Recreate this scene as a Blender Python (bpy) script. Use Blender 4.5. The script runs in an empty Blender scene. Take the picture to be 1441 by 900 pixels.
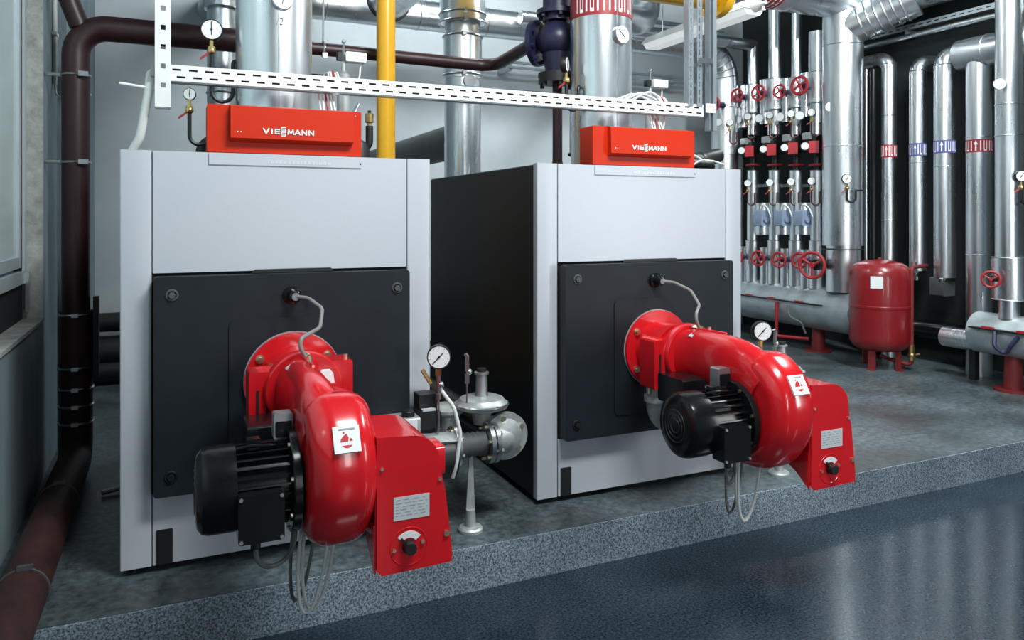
import bpy, math, random
from mathutils import Vector as V, Matrix
random.seed(7)
PI = math.pi
scene = bpy.context.scene
col = scene.collection
# ------------------------------------------------------------------ camera
F_PX, EYE, CX, HY = 1068.0, 1.5, 720.5, 305.0
YAW = math.radians(24.3)
SC, CC = math.sin(YAW), math.cos(YAW)
cam = bpy.data.cameras.new('camera')
cam.sensor_fit = 'HORIZONTAL'; cam.sensor_width = 36.0
cam.lens = F_PX / 1441.0 * 36.0
cam.shift_y = -(450.0 - HY) / 1441.0
cam.clip_start = 0.05
camo = bpy.data.objects.new('camera', cam); col.objects.link(camo)
camo.location = (0, 0, EYE); camo.rotation_euler = (PI / 2, 0, -YAW)
scene.camera = camo
# ------------------------------------------------------------------ world, lights, exposure
world = bpy.data.worlds.new('world'); scene.world = world
world.use_nodes = True
wbg = world.node_tree.nodes['Background']
wbg.inputs[0].default_value = (0.52, 0.78, 0.95, 1); wbg.inputs[1].default_value = 0.17
def area(name, loc, target, sx, sy, power, color):
    l = bpy.data.lights.new(name, 'AREA'); l.shape = 'RECTANGLE'; l.size = sx; l.size_y = sy
    l.energy = power; l.color = color
    o = bpy.data.objects.new(name, l); col.objects.link(o); o.location = loc
    o.rotation_euler = (V(target) - V(loc)).to_track_quat('-Z', 'Y').to_euler()
    return o
area('flash_softbox', (1.35, -1.6, 1.3), (1.5, 4.0, 1.2), 0.35, 1.7, 22, (0.97, 1.0, 1.0))
area('flash_softbox', (4.40, 0.0, 1.35), (3.0, 5.0, 1.3), 0.35, 1.7, 36, (0.97, 1.0, 1.0))
area('ceiling_softbox', (1.8, 1.2, 4.55), (1.7, 4.6, 1.6), 1.6, 1.0, 300, (0.96, 1.0, 1.0))
area('ceiling_fill', (2.6, 6.2, 4.62), (2.8, 7.2, 1.0), 3.2, 0.4, 150, (0.93, 1.0, 1.0))  # unseen light added under the ceiling to brighten the back wall
area('ceiling_fill', (5.6, 3.6, 4.62), (6.2, 5.2, 0.8), 0.4, 3.0, 340, (0.93, 1.0, 1.0))  # unseen light added overhead to brighten the right-hand pipes and floor
scene.view_settings.view_transform = 'Standard'
scene.view_settings.look = 'None'
scene.view_settings.gamma = 1.0
scene.view_settings.use_curve_mapping = False
scene.view_settings.exposure = 0.0
# ------------------------------------------------------------------ helpers
def ray(u, v):
    k = (u - CX) / F_PX
    return V((SC + k * CC, CC - k * SC, (HY - v) / F_PX))
def P(u, v, X=None, Y=None, Z=None):
    """point seen at photograph pixel (u, v) at a known depth plane"""
    d = ray(u, v)
    t = Y / d.y if Y is not None else X / d.x if X is not None else (Z - EYE) / d.z
    return V((d.x * t, d.y * t, EYE + d.z * t))
def dist(x, y): return x * SC + y * CC
def zv(v, x, y): return EYE - (v - HY) / F_PX * dist(x, y)

def basis(a):
    a = V(a).normalized()
    h = V((0, 0, 1)) if abs(a.z) < 0.9 else V((1, 0, 0))
    u = h.cross(a).normalized(); w = a.cross(u)
    return a, u, w
def fillet(pts, r, n=8):
    pts = [V(p) for p in pts]; out = [pts[0]]
    for i in range(1, len(pts) - 1):
        a, b, c = pts[i - 1], pts[i], pts[i + 1]
        d1 = (a - b); d2 = (c - b); l1, l2 = d1.length, d2.length
        d1.normalize(); d2.normalize()
        ang = d1.angle(d2)
        if ang > 3.1: out.append(b); continue
        tl = min(r / math.tan(ang / 2), l1 * .49, l2 * .49)
        rr = tl * math.tan(ang / 2)
        bis = (d1 + d2).normalized(); ctr = b + bis * (rr / math.sin(ang / 2))
        s = b + d1 * tl - ctr; e = b + d2 * tl - ctr
        tot = s.angle(e); ax = s.cross(e).normalized()
        for k in range(n + 1):
            out.append(ctr + Matrix.Rotation(tot * k / n, 3, ax) @ s)
    out.append(pts[-1]); return out
class MB:
    def __init__(s): s.v = []; s.f = []
    def add(s, vs, fs):
        b = len(s.v); s.v += [V(p) for p in vs]; s.f += [[i + b for i in f] for f in fs]; return s
    def box(s, x0, x1, y0, y1, z0, z1):
        return s.add([(x, y, z) for x in (x0, x1) for y in (y0, y1) for z in (z0, z1)],
                     [(0, 1, 3, 2), (4, 6, 7, 5), (0, 4, 5, 1), (2, 3, 7, 6), (0, 2, 6, 4), (1, 5, 7, 3)])
    def obox(s, c, a, b, d):
        c, a, b, d = V(c), V(a), V(b), V(d)
        return s.add([c + a * i + b * j + d * k for i in (-1, 1) for j in (-1, 1) for k in (-1, 1)],
                     [(0, 1, 3, 2), (4, 6, 7, 5), (0, 4, 5, 1), (2, 3, 7, 6), (0, 2, 6, 4), (1, 5, 7, 3)])
    def bbox(s, x0, x1, y0, y1, z0, z1, r=.01, n=3, axis='y'):
        """box with rounded corners seen along one axis"""
        A, B = {'y': ((x0, x1), (z0, z1)), 'x': ((y0, y1), (z0, z1)), 'z': ((x0, x1), (y0, y1))}[axis]
        q = []
        for (ca, cb, a0) in ((A[1] - r, B[1] - r, 0), (A[0] + r, B[1] - r, 90), (A[0] + r, B[0] + r, 180), (A[1] - r, B[0] + r, 270)):
            for k in range(n + 1):
                t = math.radians(a0 + 90 * k / n); q.append((ca + r * math.cos(t), cb + r * math.sin(t)))
        if axis == 'y': lo = [(a, y0, b) for a, b in q]; ex = (0, y1 - y0, 0)
        elif axis == 'x': lo = [(x0, a, b) for a, b in q]; ex = (x1 - x0, 0, 0)
        else: lo = [(a, b, z0) for a, b in q]; ex = (0, 0, z1 - z0)
        return s.prism(lo, ex)
    def prism(s, poly, ex):
        poly = [V(p) for p in poly]; ex = V(ex); n = len(poly)
        return s.add(poly + [p + ex for p in poly],
                     [list(range(n))[::-1], list(range(n, 2 * n))] + [(i, (i + 1) % n, n + (i + 1) % n, n + i) for i in range(n)])
    def lathe(s, o, axis, prof, n=24, caps=True, scale=(1, 1)):
        a, u, w = basis(axis); o = V(o); vs = []; fs = []
        for h, r in prof:
            for k in range(n):
                t = 2 * PI * k / n
                vs.append(o + a * h + (u * (math.cos(t) * scale[0]) + w * (math.sin(t) * scale[1])) * r)
        for i in range(len(prof) - 1):
            for k in range(n):
                k2 = (k + 1) % n
                fs.append((i * n + k, i * n + k2, (i + 1) * n + k2, (i + 1) * n + k))
        if caps:
            fs.append(list(range(n))[::-1]); fs.append([(len(prof) - 1) * n + k for k in range(n)])
        return s.add(vs, fs)
    def cyl(s, p0, p1, r, r2=None, n=20):
        p0, p1 = V(p0), V(p1)
        return s.lathe(p0, p1 - p0, [(0, r), ((p1 - p0).length, r if r2 is None else r2)], n)
    def loft(s, secs, caps=True):
        n = len(secs[0]); vs = [p for q in secs for p in q]; fs = []
        for i in range(len(secs) - 1):
            for k in range(n):
                k2 = (k + 1) % n
                fs.append((i * n + k, i * n + k2, (i + 1) * n + k2, (i + 1) * n + k))
        if caps:
            fs.append(list(range(n))[::-1]); fs.append([(len(secs) - 1) * n + k for k in range(n)])
        return s.add(vs, fs)
    def tube(s, pts, r, n=12, caps=True):
        pts = [V(p) for p in pts]; m = len(pts); secs = []
        t0 = (pts[1] - pts[0]).normalized(); _, u, w = basis(t0)
        for i, p in enumerate(pts):
            a = (pts[min(i + 1, m - 1)] - pts[max(i - 1, 0)]).normalized()
            u = (u - a * u.dot(a)).normalized(); w = a.cross(u)
            rr = r[i] if isinstance(r, (list, tuple)) else r
            secs.append([p + (u * math.cos(2 * PI * k / n) + w * math.sin(2 * PI * k / n)) * rr for k in range(n)])
        return s.loft(secs, caps)
    def torus(s, c, axis, R, r, n=24, m=8, a0=0, a1=2 * PI):
        a, u, w = basis(axis); c = V(c); full = abs(a1 - a0 - 2 * PI) < 1e-6; vs = []; fs = []
        N = n if full else n + 1
        for i in range(N):
            t = a0 + (a1 - a0) * i / n; d = u * math.cos(t) + w * math.sin(t)
            for j in range(m):
                q = 2 * PI * j / m; vs.append(c + d * (R + r * math.cos(q)) + a * (r * math.sin(q)))
        for i in range(n):
            i2 = (i + 1) % N
            for j in range(m):
                j2 = (j + 1) % m; fs.append((i * m + j, i2 * m + j, i2 * m + j2, i * m + j2))
        return s.add(vs, fs)
    def ball(s, c, r, n=14, m=8, sc=(1, 1, 1)):
        c = V(c); vs = []; fs = []
        for i in range(m + 1):
            t = PI * (i + .001) / (m + .002)
            for k in range(n):
                q = 2 * PI * k / n
                vs.append(c + V((r * sc[0] * math.sin(t) * math.cos(q), r * sc[1] * math.sin(t) * math.sin(q), r * sc[2] * math.cos(t))))
        for i in range(m):
            for k in range(n):
                k2 = (k + 1) % n; fs.append((i * n + k, (i + 1) * n + k, (i + 1) * n + k2, i * n + k2))
        return s.add(vs, fs)
    def bolts(s, c, axis, R, n, r=.009, h=.012, a0=0.3):
        a, u, w = basis(axis); c = V(c)
        for k in range(n):
            t = a0 + 2 * PI * k / n; p = c + (u * math.cos(t) + w * math.sin(t)) * R
            s.cyl(p, p + a * h, r, n=6)
        return s
    def build(s, name, mat, parent=None, origin=None, angle=35):
        o0 = V(origin) if origin is not None else (ORG[parent.name] if parent else V((0, 0, 0)))
        me = bpy.data.meshes.new(name)
        me.from_pydata([tuple(p - o0) for p in s.v], [], s.f); me.update()
        import bmesh
        bm = bmesh.new(); bm.from_mesh(me); bmesh.ops.recalc_face_normals(bm, faces=bm.faces[:]); bm.to_mesh(me); bm.free()
        me.polygons.foreach_set('use_smooth', [True] * len(me.polygons))
        me.set_sharp_from_angle(angle=math.radians(angle))
        me.materials.append(M[mat])
        o = bpy.data.objects.new(name, me); col.objects.link(o)
        ORG[o.name] = o0
        if parent: o.parent = parent
        else: o.location = o0
        return o
ORG = {}
def add_bolts(parent, c, axis, R, n, r=.009, h=.012, a0=.3, m='bolt_zinc', name='bolt', pts=None):
    a, u, w = basis(axis); c = V(c); first = None
    if pts is None: pts = [c + (u * math.cos(a0 + 2 * PI * k / n) + w * math.sin(a0 + 2 * PI * k / n)) * R for k in range(n)]
    for p in pts:
        p = V(p)
        if first is None:
            first = MB().cyl(p, p + a * h, r, n=8).build(name, m, parent); p0 = p
        else:
            o = first.copy(); col.objects.link(o); o.parent = parent; o.location = p - p0; ORG[o.name] = ORG[first.name]
def tag(o, label, cat, group=None):
    o['label'] = label; o['category'] = cat
    if group: o['group'] = group
    return o
def struct(o): o['kind'] = 'structure'; return o
def thing(name, label, cat, loc, group=None):
    o = bpy.data.objects.new(name, None); col.objects.link(o); o.location = loc; o.empty_display_size = .1
    ORG[o.name] = V(loc)
    return tag(o, label, cat, group)
def children(o): return [c for c in bpy.data.objects if c.parent == o]
def copytree(root, off, label=None, skip=()):
    def rec(o, parent):
        c = o.copy(); col.objects.link(c); ORG[c.name] = ORG[o.name].copy()
        if parent: c.parent = parent
        for ch in children(o):
            if ch.name.split('.')[0] not in skip: rec(ch, c)
        return c
    ks = rec(root, None); ks.location = root.location + V(off)
    if label: ks['label'] = label
    return ks
# ------------------------------------------------------------------ materials
M = {}
def mat(name, color, rough=.5, metal=0., var=.08, scale=8., bump=0., bscale=60., spec=.5, stretch=None, coat=0., rvar=0., emit=None):
    m = bpy.data.materials.new(name); m.use_nodes = True; nt = m.node_tree; N = nt.nodes; L = nt.links
    b = N['Principled BSDF']; b.inputs['Roughness'].default_value = rough; b.inputs['Metallic'].default_value = metal
    b.inputs['Specular IOR Level'].default_value = spec; b.inputs['Coat Weight'].default_value = coat
    b.inputs['Coat Roughness'].default_value = .06
    tc = N.new('ShaderNodeTexCoord'); mp = N.new('ShaderNodeMapping'); L.new(tc.outputs['Object'], mp.inputs[0])
    if stretch: mp.inputs['Scale'].default_value = stretch
    nz = N.new('ShaderNodeTexNoise'); nz.inputs['Scale'].default_value = scale; nz.inputs['Detail'].default_value = 6; nz.inputs['Roughness'].default_value = .6
    L.new(mp.outputs[0], nz.inputs['Vector'])
    cr = N.new('ShaderNodeValToRGB'); cr.color_ramp.elements[0].position = .3; cr.color_ramp.elements[1].position = .7
    cr.color_ramp.elements[0].color = tuple(max(0, c * (1 - var)) for c in color) + (1,)
    cr.color_ramp.elements[1].color = tuple(min(1, c * (1 + var)) for c in color) + (1,)
    L.new(nz.outputs['Fac'], cr.inputs[0]); L.new(cr.outputs[0], b.inputs['Base Color'])
    if rvar:
        mr = N.new('ShaderNodeMapRange'); mr.inputs['To Min'].default_value = max(.02, rough - rvar); mr.inputs['To Max'].default_value = rough + rvar
        mr.inputs['From Min'].default_value = .3; mr.inputs['From Max'].default_value = .7
        L.new(nz.outputs['Fac'], mr.inputs['Value']); L.new(mr.outputs[0], b.inputs['Roughness'])
    if bump:
        n2 = N.new('ShaderNodeTexNoise'); n2.inputs['Scale'].default_value = bscale; n2.inputs['Detail'].default_value = 4
        L.new(tc.outputs['Object'], n2.inputs['Vector'])
        bp = N.new('ShaderNodeBump'); bp.inputs['Strength'].default_value = bump; bp.inputs['Distance'].default_value = .01
        L.new(n2.outputs['Fac'], bp.inputs['Height']); L.new(bp.outputs[0], b.inputs['Normal'])
    if emit:
        b.inputs['Emission Color'].default_value = tuple(color) + (1,); b.inputs['Emission Strength'].default_value = emit
    M[name] = m; return m
def speckle(name, dark, light, scale, rough, lo=.45, hi=.62, patch=.35, spec=.5, bump=.06):
    """terrazzo-like speckled concrete with slow patches"""
    m = bpy.data.materials.new(name); m.use_nodes = True; nt = m.node_tree; N = nt.nodes; L = nt.links
    b = N['Principled BSDF']; b.inputs['Specular IOR Level'].default_value = spec
    tc = N.new('ShaderNodeTexCoord')
    n1 = N.new('ShaderNodeTexNoise'); n1.inputs['Scale'].default_value = scale; n1.inputs['Detail'].default_value = 3; n1.inputs['Roughness'].default_value = .7
    n2 = N.new('ShaderNodeTexNoise'); n2.inputs['Scale'].default_value = 1.7; n2.inputs['Detail'].default_value = 5
    for n in (n1, n2): L.new(tc.outputs['Object'], n.inputs['Vector'])
    c1 = N.new('ShaderNodeValToRGB'); c1.color_ramp.elements[0].position = lo; c1.color_ramp.elements[1].position = hi
    c1.color_ramp.elements[0].color = tuple(dark) + (1,); c1.color_ramp.elements[1].color = tuple(light) + (1,)
    L.new(n1.outputs['Fac'], c1.inputs[0])
    c2 = N.new('ShaderNodeValToRGB'); c2.color_ramp.elements[0].position = .35; c2.color_ramp.elements[1].position = .65
    c2.color_ramp.elements[0].color = (1 - patch,) * 3 + (1,); c2.color_ramp.elements[1].color = (1, 1, 1, 1)
    L.new(n2.outputs['Fac'], c2.inputs[0])
    mx = N.new('ShaderNodeMixRGB'); mx.blend_type = 'MULTIPLY'; mx.inputs[0].default_value = 1
    L.new(c1.outputs[0], mx.inputs[1]); L.new(c2.outputs[0], mx.inputs[2]); L.new(mx.outputs[0], b.inputs['Base Color'])
    mr = N.new('ShaderNodeMapRange'); mr.inputs['To Min'].default_value = rough * .75; mr.inputs['To Max'].default_value = rough * 1.3
    L.new(n2.outputs['Fac'], mr.inputs['Value']); L.new(mr.outputs[0], b.inputs['Roughness'])
    bp = N.new('ShaderNodeBump'); bp.inputs['Strength'].default_value = bump; bp.inputs['Distance'].default_value = .004
    L.new(n1.outputs['Fac'], bp.inputs['Height']); L.new(bp.outputs[0], b.inputs['Normal'])
    M[name] = m
mat('silver_paint', (.53, .56, .61), .42, .15, .03, 300, spec=.5)
mat('dark_casing', (.006, .009, .011), .5, 0, .2, 4, spec=.25)
mat('door_black', (.010, .015, .020), .5, 0, .2, 5, bump=.05, bscale=300, spec=.3)
mat('seam_black', (.006, .007, .008), .8)
mat('burner_red', (.62, .010, .016), .20, 0, .06, 3, coat=.5, bump=.015, bscale=25)
mat('hood_red', (.56, .024, .003), .38, 0, .04, 4, spec=.3)
mat('lacquer_red', (.22, .009, .013), .30, 0, .12, 5, coat=.3)
mat('primer_red', (.17, .014, .015), .55, 0, .2, 12)
mat('wheel_red', (.34, .020, .026), .4, 0, .15, 20)
mat('pump_red', (.40, .012, .020), .4, 0, .15, 12)
mat('drain_brown', (.030, .0090, .0105), .42, 0, .25, 5, bump=.05)
mat('rust_brown', (.042, .014, .013), .6, 0, .45, 9, bump=.1, bscale=40)
mat('gas_yellow', (.80, .42, .015), .30, 0, .05, 5, coat=.3)
mat('pump_blue', (.016, .018, .050), .38, 0, .2, 8)
mat('valve_blue', (.030, .030, .075), .45)
mat('box_blue', (.25, .32, .45), .4, 0, .1, 10)
mat('galv', (.80, .84, .87), .30, 1, .07, 3, rvar=.06, stretch=(1, 1, .25), bump=.012, bscale=7)
mat('galv_dull', (.60, .65, .68), .34, 1, .12, 5, rvar=.08)
mat('cladding_dusty', (.50, .56, .58), .48, .75, .25, 4, rvar=.1)
mat('steel', (.60, .62, .63), .28, 1, .1, 15)
mat('dull_steel', (.42, .44, .45), .42, .9, .15, 18)
mat('cast_grey', (.42, .45, .45), .45, .5, .18, 15, bump=.08, bscale=80)
mat('brass', (.70, .48, .20), .30, 1, .1, 20)
mat('bolt_zinc', (.75, .68, .50), .32, 1, .1, 30)
mat('motor_black', (.006, .007, .008), .2, 0, .2, 10, bump=.02, spec=.3)
mat('black', (.008, .009, .010), .45, 0, .2, 10)
mat('black_gloss', (.008, .009, .010), .18, 0, .1, 10, spec=.35)
mat('copper_dark', (.075, .022, .018), .35, .3, .2, 20)
mat('white', (.80, .82, .82), .35, 0, .02, 10)
mat('tray_white', (.78, .80, .80), .40, .05, .04, 8)
mat('tray_grey', (.42, .48, .52), .35, .7, .1, 6)
mat('label_white', (.78, .80, .82), .45, 0, .03, 20)
mat('label_silver', (.62, .66, .69), .38, .2, .03, 20)
mat('print_grey', (.30, .33, .36), .6)
mat('print_red', (.50, .012, .02), .5)
mat('band_red', (.30, .022, .03), .4)
mat('band_blue', (.08, .09, .26), .4)
mat('cable_grey', (.62, .65, .63), .45)
mat('hose_grey', (.22, .22, .21), .4)
mat('cable_dark', (.14, .15, .15), .45)
mat('flue_grey', (.060, .068, .070), .6, 0, .25, 5, bump=.06)
mat('wall_white', (.52, .57, .60), .85, 0, .05, 3, bump=.03, bscale=120)
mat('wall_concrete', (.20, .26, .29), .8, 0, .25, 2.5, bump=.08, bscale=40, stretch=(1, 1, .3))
mat('rough_concrete', (.36, .38, .36), .9, 0, .3, 14, bump=.4, bscale=45)
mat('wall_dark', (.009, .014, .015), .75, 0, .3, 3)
mat('ceiling_paint', (.22, .25, .27), .9)
mat('alu_frame', (.58, .66, .69), .4, .3, .04, 10)
mat('gasket', (.006, .007, .008), .7)
mat('lamp_white', (.80, .84, .84), .5, 0, .02, 10, emit=.5)
speckle('floor_screed', (.014, .025, .038), (.058, .086, .116), 85, .15, .42, .70, .35, spec=.26, bump=.008)
speckle('plinth_concrete', (.050, .070, .080), (.165, .210, .225), 24, .38, .36, .70, .6)
speckle('plinth_edge', (.045, .065, .085), (.44, .55, .64), 120, .6, .39, .66, .35)
gm = mat('glass', (.70, .88, .92), .12, 0, .0, 3); gm.node_tree.nodes['Principled BSDF'].inputs['Transmission Weight'].default_value = .2

# ================================================================== the room
XL, YB, XR, ZC, ZF = -0.66, 8.4, 7.35, 4.7, -0.20
YS = 3.215                      # front edge of the plinth
struct(MB().box(-1.4, 9.5, -3.2, YS, ZF - .1, ZF).build('floor', 'floor_screed'))
pl = struct(MB().box(XL, XR, YS + .012, YB, ZF - .1, 0).build('plinth', 'plinth_concrete'))
MB().box(XL, XR, YS, YS + .011, ZF, -.0015).build('edge_facing', 'plinth_edge', pl)
struct(MB().box(XL - .2, XR + .2, YB, YB + .2, ZF, ZC).build('wall_back', 'wall_white'))
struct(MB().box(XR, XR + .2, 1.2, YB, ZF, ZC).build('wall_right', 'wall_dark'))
struct(MB().box(-1.4, 9.5, -3.2, YB + .2, ZC, ZC + .15).build('ceiling', 'ceiling_paint'))
WY1, SILL = 5.05, .905          # window opening ends here, sill height
wl = MB()
wl.box(XL - .30, XL, WY1, YB, ZF, ZC)
wl.box(XL - .30, XL, -3.2, WY1, ZF - .1, SILL)
wl.box(XL - .30, XL, -3.2, -1.5, SILL, ZC)
wl.box(XL - .30, XL, -1.5, WY1, 3.6, ZC)
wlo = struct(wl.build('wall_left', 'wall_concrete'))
MB().box(XL - .20, XL + .004, WY1 - .012, WY1, SILL + .02, 3.6).build('window_reveal', 'rough_concrete', wlo)
MB().box(XL - .002, XL + .003, WY1, WY1 + .02, SILL, 3.6).build('corner_bead', 'wall_white', wlo)
MB().box(XL - .24, XL + .012, -1.5, WY1 - .012, SILL, SILL + .02).build('window_sill', 'rough_concrete', wlo)
# window: aluminium frame, sashes and panes
wx = XL - .075
w = MB()
w.box(wx - .06, wx, WY1 - .075, WY1 - .013, 1.13, 3.6).box(wx - .06, wx, -1.5, WY1 - .075, 1.13, 1.20)
wo = struct(w.build('window_1', 'alu_frame'))
MB().box(wx - .05, wx - .02, -1.5, WY1 - .013, SILL + .02, 1.128).build('recess_shade', 'wall_dark', wo)  # near-black panel standing in for the shadow between sill and frame
for i, (a, b) in enumerate(((-1.45, .68), (.72, 2.86), (2.90, WY1 - .115))):
    g = MB()
    g.box(wx - .045, wx - .01, a, a + .06, 1.22, 3.58).box(wx - .045, wx - .01, b - .06, b, 1.22, 3.58)
    g.box(wx - .045, wx - .01, a + .06, b - .06, 1.22, 1.28).box(wx - .045, wx - .01, a + .06, b - .06, 3.52, 3.58)
    s = g.build('sash', 'alu_frame', wo)
    MB().box(wx - .030, wx - .024, a + .06, b - .06, 1.28, 3.52).build('pane', 'glass', s)
MB().box(wx - .05, wx - .012, WY1 - .115, WY1 - .076, 1.20, 3.6).build('gasket', 'gasket', wo)
h = MB().box(wx, wx + .02, WY1 - .06, WY1 - .035, 1.13 - .16, 1.13 + .06)
h.build('window_handle', 'steel', wo)
# surface conduit on the window wall
cd = thing('wall_conduit', 'thin grey cable conduit clipped to the concrete wall beside the window', 'conduit', (XL, 5.5, 1.0))
MB().cyl((XL + .014, 5.45, 2.32), (XL + .014, 5.45, 3.6), .013, n=10).build('conduit_tube', 'cable_grey', cd)
MB().tube(fillet([(XL + .014, 5.45, 2.33), (XL + .02, 5.44, 2.26), (XL + .05, 5.35, 2.23), (-.43, 5.2, 2.235)], .03, 5), .006, 8).build('cable', 'cable_grey', cd)
MB().box(XL, XL + .03, 5.40, 5.50, 2.62, 2.64).build('clip', 'white', cd)
for y in (5.75,):
    tag(MB().box(XL, XL + .05, y - .06, y + .06, 0, 3.6).build('wall_batten', 'wall_concrete', origin=(XL, y, 0)), 'flat concrete pilaster strip running up the window wall', 'pilaster')

# ================================================================== boilers
BX0, BX1, BY0, BY1, BZ0, BZ1 = -.187, 1.158, 3.536, 5.30, .03, 1.78
DX = 1.927
def make_boiler():
    r = thing('boiler', 'large silver-fronted boiler with black door, standing next to the window wall', 'boiler', ((BX0 + BX1) / 2, BY0 + .6, 0), 'twin boilers on the plinth')
    MB().bbox(BX0 + .002, BX1 - .002, BY0 + .022, BY1, BZ0, BZ1 - .004, .012, axis='y').build('casing', 'dark_casing', r)
    for x in (BX0 + .12, BX1 - .12):
        MB().box(x - .05, x + .05, BY0 + .06, BY1 - .06, 0, BZ0).build('base_rail', 'seam_black', r)
    MB().box(BX0 + .01, BX1 - .01, BY0 + .012, BY0 + .03, BZ0 + .01, BZ1 - .01).build('seam_backing', 'seam_black', r)
    for (a, b) in ((BX0, -.068), (1.043, BX1)):
        MB().bbox(a, b, BY0, BY0 + .05, BZ0, BZ1, .006, axis='z').build('corner_panel', 'silver_paint', r)
    MB().bbox(-.064, 1.039, BY0 + .001, BY0 + .03, 1.262, BZ1 - .001, .004, axis='y').build('upper_panel', 'silver_paint', r)
    lp = MB().bbox(-.064, 1.039, BY0 + .001, BY0 + .03, BZ0 + .001, .330, .004, axis='y').build('lower_panel', 'silver_paint', r)
    # black grip slot low on the left
    MB().bbox(-.050, .013, BY0 - .004, BY0 + .002, .032, .178, .004, axis='y').build('grip_plate', 'black', lp)
    # name strip under the hood
    ns = MB().bbox(.156, .822, BY0 - .005, BY0 + .003, 1.728, 1.779, .003, axis='y').build('name_strip', 'silver_paint', r)
    e = MB()
    rr = random.Random(3); x = .40
    while x < .68:
        wd = rr.choice((.006, .010, .013)); e.box(x, x + wd, BY0 - .0062, BY0 - .004, 1.738, 1.738 + rr.choice((.012, .016, .016))); x += wd + .007
    e.build('embossed_marks', 'label_silver', ns)
    MB().box(.815, .819, BY0 - .006, BY0 - .004, 1.742, 1.75).build('screw', 'black', ns)
    # hinged black door
    d = MB().bbox(-.060, 1.034, 3.462, BY0 - .002, .336, 1.250, .014, n=4, axis='y').build('door', 'door_black', r)
    for (x, z) in ((.010, 1.174), (.972, 1.168), (.006, .418), (.972, .418)):
        b = MB(); b.torus((x, 3.460, z), (0, 1, 0), .021, .005, 18, 6); b.cyl((x, 3.462, z), (x, 3.447, z), .014, n=6)
        b.build('door_bolt', 'flue_grey' if z > 1 else 'black', d)
    MB().bbox(.232, .757, 3.456, 3.463, .44, 1.058, .03, n=5, axis='y').build('burner_plate', 'door_black', d)
    MB().prism([(.33, BY0 - .02, 1.252), (.69, BY0 - .02, 1.252), (.675, BY0 - .02, 1.268), (.345, BY0 - .02, 1.268)], (0, .016, 0)).build('lifting_lug', 'black', d)
    s = MB(); c = V((.493, 3.46, 1.155)); ax = V((.15, -1, -.05))
    s.lathe(c + V((0, .004, 0)), ax, [(0, .040), (.012, .040), (.016, .028), (.055, .026), (.060, .020), (.06, .0)], 20)
    sg = s.build('sight_port', 'black_gloss', d)
    MB().cyl(c + ax.normalized() * .058, c + ax.normalized() * .062, .017, n=16).build('sight_glass', 'dull_steel', sg)
    return r
b1 = make_boiler()
copytree(b1, (DX, 0, 0), 'large silver-fronted boiler with black side, standing nearer the red expansion vessel')

# VIESSMANN lettering drawn with straight strokes
def lettering(mb, x0, x1, y, z0, z1, th=.002):
    S = (x1 - x0) / 1025.0; zc = (z0 + z1) / 2; H = z1 - z0
    def st(pts, w, X0, W, zb=z0, hh=H):
        for a, b in zip(pts[:-1], pts[1:]):
            p = V((X0 + a[0] * W, y, zb + a[1] * hh)); q = V((X0 + b[0] * W, y, zb + b[1] * hh))
            d = (q - p).normalized(); n = V((-d.z, 0, d.x)) * w / 2; e = d * w * .35
            mb.prism([p - e - n, q + e - n, q + e + n, p - e + n], (0, -th, 0))
    def X(a): return x0 + (a - 160) * S
    w = H * .26
    for ch, a, b in (('V', 165, 285), ('I', 320, 360), ('E', 395, 495), ('M', 650, 775), ('A', 795, 905), ('N', 935, 1035), ('N', 1075, 1180)):
        W = (b - a) * S; A = X(a)
        if ch == 'V': st([(.06, .95), (.5, .08), (.94, .95)], w, A, W)
        if ch == 'I': st([(.5, .1), (.5, .9)], w, A, W)
        if ch == 'E':
            st([(.12, .1), (.12, .9)], w, A, W)
            for t in (.12, .5, .88): st([(.1, t), (.95, t)], w * .8, A, W)
        if ch == 'M': st([(.06, .08), (.14, .92), (.5, .2), (.86, .92), (.94, .08)], w * .9, A, W)
        if ch == 'A': st([(.05, .08), (.5, .92), (.95, .08)], w, A, W); st([(.25, .3), (.75, .3)], w * .7, A, W)
        if ch == 'N': st([(.08, .08), (.08, .92), (.92, .08), (.92, .92)], w * .9, A, W)
    for zz in (zc - H * .86, zc + .06 * H):
        st([(.1, .12), (.92, .12), (.92, .5), (.1, .5), (.1, .88), (.92, .88)], w * .72, X(520), 95 * S, zz, H * .84)
def make_hood():
    r = thing('control_unit', 'bright red control unit on top of the boiler beside the yellow gas pipe', 'control unit', (.49, 3.6, BZ1), 'red control units on the boilers')
    MB().bbox(.150, .823, 3.545, 3.685, BZ1 + .003, 1.992, .006, axis='y').build('housing', 'hood_red', r)
    c = MB().prism([(.243, 3.546, 1.993), (.243, 3.512, 1.985), (.243, 3.505, 1.845), (.243, 3.546, 1.828)], (.535, 0, 0)).build('front_cover', 'hood_red', r)
    lt = MB(); lettering(lt, .376, .598, 3.506, 1.867, 1.891, .003); lt.build('lettering', 'white', c)
    for px_ in (.272, .285): MB().ball((px_, 3.507, 1.872), .003, 8, 4).build('indicator_pin', 'white', c)
    MB().ball((.795, 3.545, 1.972), .003, 8, 4).build('screw', 'white', r)
    return r
hd = make_hood()
copytree(hd, (DX, 0, 0), 'bright red control unit on the boiler, below the red-banded silver riser')

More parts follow.
